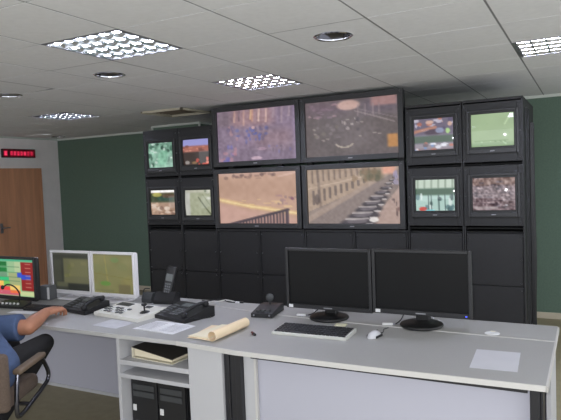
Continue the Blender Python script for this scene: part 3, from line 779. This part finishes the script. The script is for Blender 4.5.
# small grey speaker box
t = thing('desk_speaker', 'small grey box speaker between the coloured monitor and the white monitors', 'speaker', (-3.985, 3.37, Z0), math.radians(10))
bm = B(); box(bm, (-.058, .058), (-.04, .05), (0, .115), .006); obj('case', bm, M_key, t)
bm = B(); box(bm, (-.05, .03), (-.044, -.0402), (.012, .104), .001); obj('grille', bm, M_key, t)
bm = B(); box(bm, (.034, .056), (-.044, -.0402), (.008, .108), .002); obj('light_strip', bm, M_white, t)
# gooseneck microphone unit
t = thing('gooseneck_microphone', 'black gooseneck microphone on a button base before the coloured monitor', 'microphone', (-3.99, 3.055, Z0), math.radians(8))
bm = B(); prism_x(bm, [(-.045, 0), (.045, 0), (.045, .045), (-.045, .018)], -.13, .13); obj('base', bm, M_black, t)
for k in range(5):
    bm = B(); lathe(bm, [(0, .011), (.008, .01), (.010, 0)], 12, Matrix.Translation((-.1 + k * .038, -.015, .028)) @ Matrix.Rotation(.29, 4, 'X')); obj('button', bm, M_white, t, True)
bm = B(); tube(bm, smooth_path([(.02, .03, .03), (.03, .03, .1), (.015, .0, .16), (-.02, -.03, .185), (-.045, -.05, .17)], 6), .0055, 8); obj('gooseneck', bm, M_black, t, True)
bm = B(); ball(bm, (-.05, -.055, .166), .014, 14, 10, (1, 1, 1.2)); obj('microphone_head', bm, M_black, t, True)

def keyboard(label, loc, rz, w, d, base_m, key_m, group=None, rows=5, cols=19):
    t = thing('computer_keyboard', label, 'keyboard', loc, rz, group)
    bm = B(); prism_x(bm, [(-d / 2, 0), (d / 2, 0), (d / 2, .026), (d / 2 - .01, .028), (-d / 2 + .004, .016), (-d / 2, .013)], -w / 2, w / 2); obj('base', bm, base_m, t)
    kx, ky = (w - .02) / cols, (d - .022) / rows
    protos = {}
    for r in range(rows):
        c_ = 0
        while c_ < cols:
            span = 5 if (r == 0 and c_ == 4) else 1
            x = -w / 2 + .01 + (c_ + span / 2) * kx; y = -d / 2 + .010 + (r + .5) * ky
            z = .015 + (y + d / 2) / d * .012
            if span in protos: o = protos[span].copy(); C.objects.link(o)
            else:
                bm = B(); hw = kx * (span / 2 - .06); box(bm, (-hw, hw), (-ky * .43, ky * .43), (-.002, .007), .0015, 1); o = protos[span] = obj('key', bm, key_m, t)
            o.location = (x, y, z); c_ += span
    return t
keyboard('black computer keyboard with a pale base before the black monitors', (-1.455, 3.135, Z0), math.radians(1.5), .47, .185, M_kb, M_black)
keyboard('black computer keyboard at left in front of the white monitors', (-3.665, 3.065, Z0), math.radians(6), .32, .10, M_black, M_black, None, 4, 15)

# mouse
t = thing('computer_mouse', 'silver and black computer mouse on the grey desk', 'mouse', (-1.097, 3.185, Z0), math.radians(-12))
bm = B(); ball(bm, (0, 0, .0), 1, 24, 16, (.032, .058, .036)); bmesh.ops.bisect_plane(bm, geom=bm.verts[:] + bm.edges[:] + bm.faces[:], plane_co=(0, 0, 0), plane_no=(0, 0, 1), clear_inner=True); bmesh.ops.holes_fill(bm, edges=bm.edges[:]); obj('body', bm, M_silver, t, True)
bm = B(); box(bm, (-.0335, -.026), (-.03, .04), (.0, .014), .003); box(bm, (.026, .0335), (-.03, .04), (.0, .014), .003); obj('side_grip', bm, M_black, t)
bm = B(); box(bm, (-.003, .003), (.022, .04), (.024, .034), .002); obj('wheel', bm, M_black, t)
bm = B(); tube(bm, smooth_path([(0, .055, .008), (.0, .1, .004), (-.03, .16, .004), (-.02, .2, .006)], 6), .0025, 6); obj('cable', bm, M_dgrey, t)

# white adapter plugs behind the desk seam
def plug(label, x, y, rz, cable):
    t = thing('cable_adapter', label, 'adapter', (x, y, ZR), rz, 'white cable adapters on the desk')
    bm = B(); box(bm, (-.035, .03), (-.014, .014), (0, .014), .005); obj('plug_body', bm, M_white, t)
    bm = B(); box(bm, (.03, .045), (-.009, .009), (.002, .012), .002); obj('connector', bm, M_alu, t)
    bm = B(); tube(bm, smooth_path(cable, 6), .004, 8); obj('cable', bm, M_copper, t)
plug('white cable adapter lying between the mouse and the right monitor base', -1.10, 3.455, math.radians(15), [(.045, 0, .007), (.07, .02, .02), (.085, .07, .03), (.10, .12, .06)])
plug('white cable adapter beside the base of the left black monitor', -1.71, 3.505, math.radians(5), [(.045, 0, .007), (.08, .02, .02), (.10, .06, .04), (.13, .1, .06)])
bm = B(); box(bm, (-.035, .035), (-.028, .028), (0, .005), .001); o = obj('sticky_note_pad', bm, M_yellow); o.location = (-1.375, 3.365, Z0); o.rotation_euler = (0, 0, .1); tag(o, 'pale yellow note pad in front of the left black monitor base', 'note pad')

# sheet in a sleeve
bm = B(); box(bm, (-.106, .106), (-.155, .155), (0, .0012)); o = obj('paper_sheet', bm, M_sheet); o.location = (-.41, 2.985, Z0); o.rotation_euler = (0, 0, math.radians(3)); tag(o, 'glossy white paper sheet alone at the right end of the desk', 'paper sheet')

# desk microphone
t = thing('desk_microphone', 'black paging microphone with round head beside the left black monitor', 'microphone', (-1.965, 3.49, ZR), math.radians(9))
bm = B(); prism_x(bm, [(-.12, 0), (.13, 0), (.13, .048), (.05, .05), (-.12, .026)], -.075, .075); obj('base', bm, M_black, t)
bm = B(); tube(bm, [(0, .06, .04), (-.005, .07, .075)], .006, 8); obj('stem', bm, M_black, t)
bm = B(); lathe(bm, [(0, -.012), (.02, -.012), (.028, -.006), (.028, .006), (.02, .012), (0, .012)], 24, Matrix.Translation((-.006, .075, .096)) @ Matrix.Rotation(PI / 2, 4, 'X')); obj('microphone_head', bm, M_dgrey, t, True)
for sx in (-.055, .055):
    bm = B(); lathe(bm, [(0, .004), (.006, .003), (.007, -.002)], 10, Matrix.Translation((sx, -.1205, .014)) @ Matrix.Rotation(PI / 2, 4, 'X')); obj('stud', bm, M_alu, t)
for k in range(3):
    bm = B(); box(bm, (-.05 + k * .034, -.024 + k * .034), (-.09, -.05), (.03, .042), .002); obj('button', bm, M_dgrey, t)

# cctv controller with joystick
t = thing('camera_controller', 'white camera control keyboard with a black joystick', 'controller', (-2.895, 3.155, Z0), math.radians(-8.5))
bm = B(); prism_x(bm, [(-.135, 0), (.135, 0), (.135, .048), (.11, .05), (-.135, .024)], -.235, .235); obj('case', bm, M_ctl, t)
slope = math.atan2(.026, .245)
def on_slope(x, y, m4=None): return Matrix.Translation((x, y, .024 + (y + .135) * .026 / .245)) @ Matrix.Rotation(slope, 4, 'X')
bm = B(); box(bm, (-.11, .03), (-.025, .035), (0, .0025), M=on_slope(-.1, .07)); obj('display', bm, M_dgrey, t)
bm = B(); box(bm, (-.03, .03), (-.02, .02), (0, .0025), M=on_slope(.1, .085)); obj('label_plate', bm, M_dgrey, t)
for r in range(3):
    for c_ in range(6):
        bm = B(); box(bm, (-.014, .014), (-.011, .011), (0, .007), .002, M=on_slope(-.205 + c_ * .042, -.085 + r * .038)); obj('key', bm, M_key if (c_ + r) % 3 else M_white, t)
bm = B(); lathe(bm, [(0, .010), (.02, .008), (.034, .002), (.036, 0)], 24, on_slope(.165, -.01)); jb = obj('joystick_boot', bm, M_black, t, True)
bm = B(); tube(bm, [(.165, -.01, .04), (.165, -.012, .085)], .006, 10); obj('joystick_shaft', bm, M_black, t, True)
bm = B(); lathe(bm, [(0, .012), (.018, .010), (.022, .004), (.014, -.004), (.006, -.006)], 20, Matrix.Translation((.165, -.012, .087))); obj('joystick_knob', bm, M_black, t, True)

# telephones
def phone(label, loc, rz, w, d, sc=1.0, group=None):
    t = thing('desk_telephone', label, 'telephone', loc, rz, group)
    zf, zb = .024, .068
    bm = B(); prism_x(bm, [(-d / 2, 0), (d / 2, 0), (d / 2, zb), (d / 2 - .03, zb + .004), (-d / 2, zf)], -w / 2, w / 2); obj('base', bm, M_black, t)
    sl = math.atan2(zb + .004 - zf, d - .03)
    def P(x, y): return Matrix.Translation((x, y, zf + (y + d / 2) * math.tan(sl))) @ Matrix.Rotation(sl, 4, 'X')
    bm = B(); box(bm, (-.06, .06), (-.025, .025), (0, .006), .003, M=P(-w * .02, d * .22)); obj('display', bm, M_lcd, t)
    for r in range(4):
        for c_ in range(3):
            bm = B(); box(bm, (-.011, .011), (-.008, .008), (0, .006), .002, M=P(-w * .1 + c_ * .032, -d * .32 + r * .026)); obj('key', bm, M_key, t)
    for r in range(5):
        bm = B(); box(bm, (-.03, .03), (-.006, .006), (0, .005), .002, M=P(-w * .36, -d * .3 + r * .03)); obj('function_key', bm, M_key, t)
    # handset lies lengthwise on the right side
    x = w * .36; pts = [P(x, -d * .36) @ Vector((0, 0, .022)), P(x, -d * .2) @ Vector((0, 0, .033)), P(x, 0) @ Vector((0, 0, .036)), P(x, d * .2) @ Vector((0, 0, .033)), P(x, d * .36) @ Vector((0, 0, .022))]
    bm = B(); tube(bm, smooth_path(pts, 5), .013, 12)
    for yy in (-d * .36, d * .36): lathe(bm, [(0, 0), (.02, 0), (.024, .01), (.021, .026), (0, .031)], 18, P(x, yy) @ Matrix.Translation((0, 0, .002)))
    obj('handset', bm, M_black, t, True)
    bm = B(); N = 90
    pts = []
    for k in range(N + 1):
        u = k / N; a = u * 2 * PI * 12
        pts.append((w / 2 + .012 + .05 * math.sin(u * PI) + .006 * math.cos(a), -d * .36 + u * d * .8, .012 + .006 * math.sin(a) + .02 * (1 - u)))
    tube(bm, pts, .0022, 6); obj('coiled_cord', bm, M_copper, t)
    return t
phone('large black desk telephone with a blue grey display, left of the cream folder', (-2.485, 3.235, Z0), math.radians(-13), .335, .27)
phone('black desk telephone with many keys just right of the person\'s hand', (-3.35, 3.165, Z0), math.radians(-10), .32, .215)

# cordless handset in its charger
t = thing('cordless_phone', 'black cordless handset standing upright in its charger at the desk rear', 'telephone', (-2.90, 3.57, ZR), math.radians(10))
bm = B(); prism_x(bm, [(-.06, 0), (.06, 0), (.06, .07), (.0, .085), (-.06, .028)], -.085, .085); obj('charger', bm, M_black, t)
Mh = Matrix.Translation((0, .005, .045)) @ Matrix.Rotation(-.20, 4, 'X') @ Matrix.Rotation(.16, 4, 'Y')
bm = B(); box(bm, (-.038, .038), (-.02, .02), (0, .235), .012, 3, M=Mh); hs = obj('handset', bm, M_black, t, True)
bm = B(); box(bm, (-.028, .028), (-.0215, -.019), (.12, .175), M=Mh); obj('display', bm, M_lcd, hs)
for r in range(4):
    bm = B()
    for c_ in range(3): box(bm, (-.024 + c_ * .017, -.011 + c_ * .017), (-.0225, -.019), (.03 + r * .02, .044 + r * .02), .001, 1, M=Mh)
    obj('key_row', bm, M_key, hs)
# small grey radio beside it
t = thing('grey_control_box', 'small grey box with a thin black stalk left of the cordless handset', 'control box', (-3.055, 3.545, Z0), math.radians(-5))
bm = B(); prism_x(bm, [(-.03, 0), (.03, 0), (.03, .075), (-.01, .075), (-.03, .03)], -.05, .05); obj('case', bm, M_dgrey, t)
bm = B(); tube(bm, smooth_path([(-.055, .0, .01), (-.06, 0, .07), (-.05, .01, .10), (.0, .01, .105)], 5), .004, 8); obj('stalk', bm, M_black, t)

# papers
bm = B(); box(bm, (-.115, .115), (-.09, .09), (0, .001)); o = obj('paper_slip', bm, M_slip); o.location = (-2.815, 2.905, Z0); o.rotation_euler = (0, 0, math.radians(-4)); tag(o, 'thin white paper slip in front of the white camera controller', 'paper')
t = thing('open_booklet', 'open white printed booklet in front of the large black telephone', 'booklet', (-2.425, 2.945, Z0), math.radians(-4))
for s in (-1, 1):
    bm = B(); prof = [(0, .002), (.03, .006), (.10, .005), (.172, .001)]
    lo = [(s * a, b) for a, b in prof]
    vs = [[bm.verts.new((a, y, b)) for a, b in lo] for y in (-.11, .11)]; v2 = [[bm.verts.new((a, y, 0)) for a, b in lo] for y in (-.11, .11)]
    for i in range(3):
        bm.faces.new((vs[0][i], vs[0][i + 1], vs[1][i + 1], vs[1][i])); bm.faces.new((v2[0][i], v2[0][i + 1], v2[1][i + 1], v2[1][i]))
        for k in (0, 1): bm.faces.new((vs[k][i], vs[k][i + 1], v2[k][i + 1], v2[k][i]))
    bmesh.ops.recalc_face_normals(bm, faces=bm.faces); pg = obj('page', bm, M_paper, t)
    for k in range(7):
        bm = B(); box(bm, (min(s * .03, s * .155), max(s * .03, s * .155)), (-.08 + k * .024, -.074 + k * .024), (.0063, .0066)); obj('text_line', bm, M_print, pg)
bm = B(); box(bm, (-.11, .11), (-.035, .035), (0, .002)); o = obj('paper_note', bm, M_paper); o.location = (-3.76, 2.94, Z0); o.rotation_euler = (0, 0, math.radians(7)); tag(o, 'white paper note beside the forearm at the left', 'paper')

# cream folder partly rolled
t = thing('rolled_folder', 'cream card folder with its right side rolled over, at the desk front', 'folder', (-2.02, 2.955, Z0), math.radians(-2))
bm = B(); prof = [(-.14, .001), (-.06, .004), (.02, .006)]
for k in range(14):
    a = -PI / 2 + k / 13 * 1.62 * PI
    prof.append((.09 + .029 * math.cos(a), .031 + .0295 * math.sin(a)))
L = .18
rows = []
for y in np.linspace(-L, L, 8): rows.append([bm.verts.new((px + (-.04 * (y - L) / (2 * L) if i < 2 else 0), y if i > 1 else y * (.95 - .22 * (y > 0)), pz)) for i, (px, pz) in enumerate(prof)])
for a, b in zip(rows, rows[1:]):
    for i in range(len(prof) - 1): bm.faces.new((a[i], a[i + 1], b[i + 1], b[i]))
bmesh.ops.recalc_face_normals(bm, faces=bm.faces)
r_ = bmesh.ops.solidify(bm, geom=bm.faces[:], thickness=.002); obj('cover', bm, M_folder, t, True)
bm = B()
for k, (dx, al) in enumerate(((.0, .17), (.035, .165))):
    prism(bm, [(-.105 + dx, -.155), (.05, -.16), (.05, .16), (-.07 + dx, al - .02)], .0075 + k * .003, .0100 + k * .003)
obj('inner_sheets', bm, M_pages, t)

# small dark red cap
t = thing('pen_cap', 'small dark red and black pen cap lying alone on the desk', 'pen cap', (-1.783, 2.985, Z0), math.radians(-40))
bm = B(); tube(bm, [(-.025, 0, .0085), (.01, 0, .0085)], .0085, 12); obj('cap_body', bm, M_red, t, True)
bm = B(); tube(bm, [(.01, 0, .0085), (.03, 0, .0085)], .0075, 12); obj('cap_tip', bm, M_black, t, True)

# loose cables behind the big telephone
for lab, m, pts in (('black loose cable on the desk behind the large telephone', M_copper, [(-2.66, 3.70, 0), (-2.60, 3.685, .002), (-2.54, 3.70, .012), (-2.48, 3.72, .015), (-2.42, 3.70, .004), (-2.33, 3.725, .0)]),
                    ('white loose cable on the desk behind the large telephone', M_cablew, [(-2.58, 3.66, 0), (-2.52, 3.665, .004), (-2.47, 3.69, .012), (-2.45, 3.72, .012), (-2.40, 3.73, .004), (-2.36, 3.715, 0)])):
    t = thing('loose_cable', lab, 'cable', (0, 0, ZR + .004)); bm = B(); tube(bm, smooth_path(pts, 6), .004, 8); obj('lead', bm, m, t, True)
    bm = B(); e = pts[-1]; box(bm, (e[0] - .004, e[0] + .028), (e[1] - .007, e[1] + .007), (-.004, .008), .002); obj('plug', bm, M_white if m is M_cablew else M_black, t)

# ------------------------------------------------------------------ chair
CH = (-3.16, 2.16); CR = math.radians(27)
t = thing('swivel_chair', 'taupe fabric office chair with tubular metal arms at the left', 'chair', (CH[0], CH[1], 0), CR)
bm = B(); box(bm, (-.24, .24), (-.21, .25), (.435, .53), .035, 3); obj('seat', bm, M_fabric, t, True)
bm = B(); box(bm, (-.25, .31), (-.315, -.255), (.48, .80), .028, 3); obj('backrest', bm, M_fabric, t, True)
bm = B(); box(bm, (-.03, .03), (-.33, -.315), (.40, .7), .004); box(bm, (-.03, .03), (-.33, .0), (.405, .433), .004); obj('back_bracket', bm, M_black, t)
for s in (-1, 1):
    bm = B(); x = s * .285
    tube(bm, smooth_path([(x, .18, .637), (x, .22, .60), (x, .275, .52), (x, .265, .475), (x, .21, .455), (x, .05, .425), (x, -.12, .40), (x, -.165, .43), (x, -.155, .55), (x, -.13, .637)], 6), .0125, 12); fr = obj('arm_frame', bm, M_chairtube, t, True)
    bm = B(); tube(bm, [(x, 0, .418), (s * .2, 0, .424)], .012, 10); obj('arm_bracket', bm, M_chairtube, fr)
    bm = B(); box(bm, (x - .026, x + .026), (-.145, .205), (.635, .668), .013, 3); obj('arm_pad', bm, M_armpad, t, True)
bm = B(); tube(bm, [(0, 0, .08), (0, 0, .42)], .025, 16); obj('gas_column', bm, M_black, t, True)
for k in range(5):
    a = 2 * PI * k / 5 + .3; ca, sa = math.cos(a), math.sin(a)
    bm = B(); tube(bm, [(0, 0, .11), (.15 * ca, .15 * sa, .095), (.28 * ca, .28 * sa, .075)], [.03, .024, .018], 10); lg = obj('base_leg', bm, M_black, t, True)
    bm = B(); lathe(bm, [(0, -.022), (.026, -.022), (.03, -.012), (.03, .012), (.026, .022), (0, .022)], 20, Matrix.Translation((.28 * ca, .28 * sa, .030)) @ Matrix.Rotation(a + .8, 4, 'Z') @ Matrix.Rotation(PI / 2, 4, 'X')); obj('caster', bm, M_black, lg, True)

# ------------------------------------------------------------------ person
hipc = Vector((-3.13, 2.18, .64)); chest = Vector((-3.43, 2.27, .775)); nk = Vector((-3.62, 2.34, .925)); head = Vector((-3.76, 2.42, 1.10))
shR, elR, wrR = Vector((-3.47, 2.43, .78)), Vector((-3.21, 2.55, .782)), Vector((-3.365, 2.83, .808))
shL, elL, wrL = Vector((-3.78, 2.20, .85)), Vector((-4.04, 2.36, .80)), Vector((-4.16, 2.64, .803))
hpR, knR, anR = Vector((-3.06, 2.24, .625)), Vector((-3.26, 2.71, .632)), Vector((-3.42, 2.42, .16))
hpL, knL, anL = Vector((-3.24, 2.15, .625)), Vector((-3.46, 2.60, .625)), Vector((-3.58, 2.42, .16))
person = thing('person', 'seated person in a blue short-sleeved shirt, forearm resting on the desk', 'person', (0, 0, 0))
bm = B()
cone2(bm, hipc, .115, (hipc + chest) / 2, .11); cone2(bm, (hipc + chest) / 2, .11, chest, .125); cone2(bm, chest, .12, nk, .065)
cone2(bm, chest + Vector((0, 0, .06)), .09, shR, .055); cone2(bm, chest + Vector((0, 0, .06)), .09, shL, .055)
cone2(bm, nk, .055, head - Vector((-.01, .0, .07)), .052)
for a, b, c_ in ((shR, elR, wrR), (shL, elL, wrL)):
    cone2(bm, a, .058, b, .05); mid = b.lerp(c_, .35); cone2(bm, b, .05, mid, .05); cone2(bm, mid, .05, c_, .032)
for a, b, c_ in ((hpR, knR, anR), (hpL, knL, anL)):
    cone2(bm, a, .085, b, .056); mid = b.lerp(c_, .35); cone2(bm, b, .055, mid, .054); cone2(bm, mid, .054, c_, .036)
    heel = Vector((c_.x, c_.y, .045)); toe = heel + Vector((-.45, .89, 0)) * .13 + Vector((0, 0, -.01)); cone2(bm, c_, .035, heel, .03); cone2(bm, heel, .029, toe, .022)
# head with face turned towards the screens
fd = Vector((-.35, .93, -.08)).normalized(); rd = fd.cross(Vector((0, 0, 1))).normalized(); ud = rd.cross(fd)
Rh = Matrix((rd, fd, ud)).transposed()
def HP(x, y, z): return head + rd * x + fd * y + ud * z
ball(bm, HP(0, -.01, .02), 1, 28, 20, (.076, .094, .10), Rh); ball(bm, HP(0, .025, -.055), 1, 24, 16, (.056, .066, .062), Rh)
ball(bm, HP(0, .098, -.012), 1, 12, 8, (.013, .016, .022), Rh); ball(bm, HP(0, .092, .01), 1, 12, 8, (.008, .012, .02), Rh)
ball(bm, HP(0, .086, -.05), 1, 12, 8, (.024, .010, .008), Rh); ball(bm, HP(0, .078, -.088), 1, 12, 8, (.02, .016, .016), Rh)
for s in (-1, 1): ball(bm, HP(s * .08, -.005, -.005), 1, 12, 8, (.01, .02, .033), Rh); ball(bm, HP(s * .03, .082, .036), 1, 12, 8, (.02, .012, .008), Rh)
# hands
def hand(bm, wr, fwd, side, down, curl, K=1.15):
    for k in range(4): cone2(bm, wr + side * (-.016 + .011 * k) * K, .022 * K, wr + fwd * .085 * K + side * (-.032 + .021 * k) * K, .0155 * K)
    for k, ln in enumerate((.072, .082, .077, .060)):
        p0 = wr + fwd * .082 * K + side * (-.032 + .0215 * k) * K
        pts = [p0]; ang = .35
        for f_, add in ((.45, curl), (.32, curl), (.23, curl * .7)):
            d = fwd * math.cos(ang) + down * math.sin(ang) + side * (.10 * (k - 1.5)); pts.append(pts[-1] + d.normalized() * ln * f_ * K); ang += add
        for i, (a, b) in enumerate(zip(pts, pts[1:])): cone2(bm, a, (.0098 - .001 * i) * K, b, (.0092 - .001 * i) * K, 12)
    p0 = wr + (fwd * .03 - side * .03 + down * .006) * K
    p1 = p0 + (fwd * .7 - side * .6 + down * .25).normalized() * .042 * K; p2 = p1 + (fwd * .95 - side * .05 + down * .25).normalized() * .030 * K; p3 = p2 + (fwd * .9 + side * .25 + down * .2).normalized() * .022 * K
    cone2(bm, p0, .0155 * K, p1, .0125 * K, 12); cone2(bm, p1, .0125 * K, p2, .0105 * K, 12); cone2(bm, p2, .0105 * K, p3, .009 * K, 12)
fR = (Vector((-.10, .99, 0))).normalized(); dn = Vector((0, -.1, -1)).normalized()
hand(bm, wrR + fR * .01, fR, fR.cross(Vector((0, 0, 1))).normalized(), dn, .75)
fL = Vector((.25, .97, 0)).normalized()
hand(bm, wrL + fL * .01 + Vector((0, 0, .0)), fL, -fL.cross(Vector((0, 0, 1))).normalized(), dn, .4)
body = fuse('body', bm, M_skin, person, .0055, 3)
# shirt
bm = B()
cone2(bm, hipc + Vector((.02, -.02, -.02)), .172, (hipc + chest) / 2, .158, 28); cone2(bm, (hipc + chest) / 2, .158, chest, .155, 28); cone2(bm, chest, .14, nk - Vector((0, 0, .055)), .085)
cone2(bm, hipc + rd * .06, .135, chest + rd * .05, .13, 24); cone2(bm, hipc - rd * .06, .135, chest - rd * .05, .13, 24)
cone2(bm, chest + Vector((0, 0, .05)), .11, shR, .075); cone2(bm, chest + Vector((0, 0, .05)), .11, shL, .075)
for a, b in ((shR, elR), (shL, elL)):
    d = (b - a).normalized(); e = a.lerp(b, .84)
    q = Vector((0, 0, 1)).rotation_difference(d)
    bmesh.ops.create_cone(bm, cap_ends=True, segments=24, radius1=.08, radius2=.088, depth=(e - a).length, matrix=Matrix.Translation((a + e) / 2) @ q.to_matrix().to_4x4())
fuse('shirt', bm, M_shirt, person, .009, 4)
# trousers
bm = B()
for a, b, c_ in ((hpR, knR, anR), (hpL, knL, anL)):
    cone2(bm, a, .09, b, .062); cone2(bm, b, .062, b.lerp(c_, .4), .064); cone2(bm, b.lerp(c_, .4), .064, b.lerp(c_, 1.06), .056)
cone2(bm, hpR, .10, hpL, .10)
fuse('trousers', bm, M_trouser, person, .009, 4)
for c_ in (anR, anL):
    bm = B(); f_ = Vector((-.45, .89, 0)); b0 = Vector((c_.x, c_.y, .036))
    cone2(bm, b0 - f_ * .04, .035, b0 + f_ * .06, .034); cone2(bm, b0 + f_ * .06, .034, b0 + f_ * .17 - Vector((0, 0, .006)), .028); cone2(bm, b0, .038, Vector((c_.x, c_.y, .09)), .044)
    fuse('shoe', bm, M_shoe, person, .007, 3)
bm = B(); ball(bm, HP(0, -.022, .035), 1, 28, 20, (.083, .094, .1), Rh)
bmesh.ops.bisect_plane(bm, geom=bm.verts[:] + bm.edges[:] + bm.faces[:], plane_co=HP(0, .035, .045), plane_no=(fd * .8 - ud * .62), clear_outer=True); bmesh.ops.holes_fill(bm, edges=bm.edges[:])
obj('hair', bm, M_hair, person, True)
for s in (-1, 1):
    bm = B(); ball(bm, HP(s * .031, .0735, .018), .0115, 16, 12); ey = obj('eye', bm, M_eye, person, True)
    bm = B(); ball(bm, HP(s * .031, .0825, .018), .0042, 12, 8); obj('pupil', bm, M_black, ey, True)

# ------------------------------------------------------------------ light
w = bpy.data.worlds.new('World'); bpy.context.scene.world = w; w.use_nodes = True
w.node_tree.nodes['Background'].inputs[0].default_value = (.92,.955,1,1); w.node_tree.nodes['Background'].inputs[1].default_value = 1.85

# ------------------------------------------------------------------ camera
yaw, pitch, roll, foc = 0.48381, -0.054215, -0.038214, 587.98
cy_, sy_, cp_, sp_ = math.cos(yaw), math.sin(yaw), math.cos(pitch), math.sin(pitch)
f = Vector((-sy_ * cp_, cy_ * cp_, sp_)); r = Vector((cy_, sy_, 0)); u = r.cross(f)
r2 = r * math.cos(roll) + u * math.sin(roll); u2 = -r * math.sin(roll) + u * math.cos(roll)
cam = bpy.data.cameras.new('camera'); co = bpy.data.objects.new('camera', cam); C.objects.link(co)
cam.sensor_width = 36; cam.sensor_fit = 'HORIZONTAL'; cam.lens = foc * 36 / 561; cam.clip_start = .05
Mx = Matrix((r2, u2, -f)).transposed().to_4x4(); Mx.translation = Vector((0, 0, 1.68)); co.matrix_world = Mx
bpy.context.scene.camera = co
# the camera's own flash, fired beside the lens
fl = bpy.data.lights.new('camera_flash', 'SPOT'); fl.energy = 150; fl.spot_size = math.radians(130); fl.spot_blend = 0.6; fl.shadow_soft_size = .022; fl.color = (.93, .95, 1.0)
fo = bpy.data.objects.new('camera_flash', fl); C.objects.link(fo)
Mf = Mx.copy(); Mf.translation = Vector((0, 0, 1.68)) + u2 * .05 - r2 * .035; fo.matrix_world = Mf

vs = bpy.context.scene.view_settings
vs.view_transform = 'Standard'; vs.look = 'None'; vs.gamma = 1.0; vs.use_curve_mapping = False; vs.exposure = 0.0
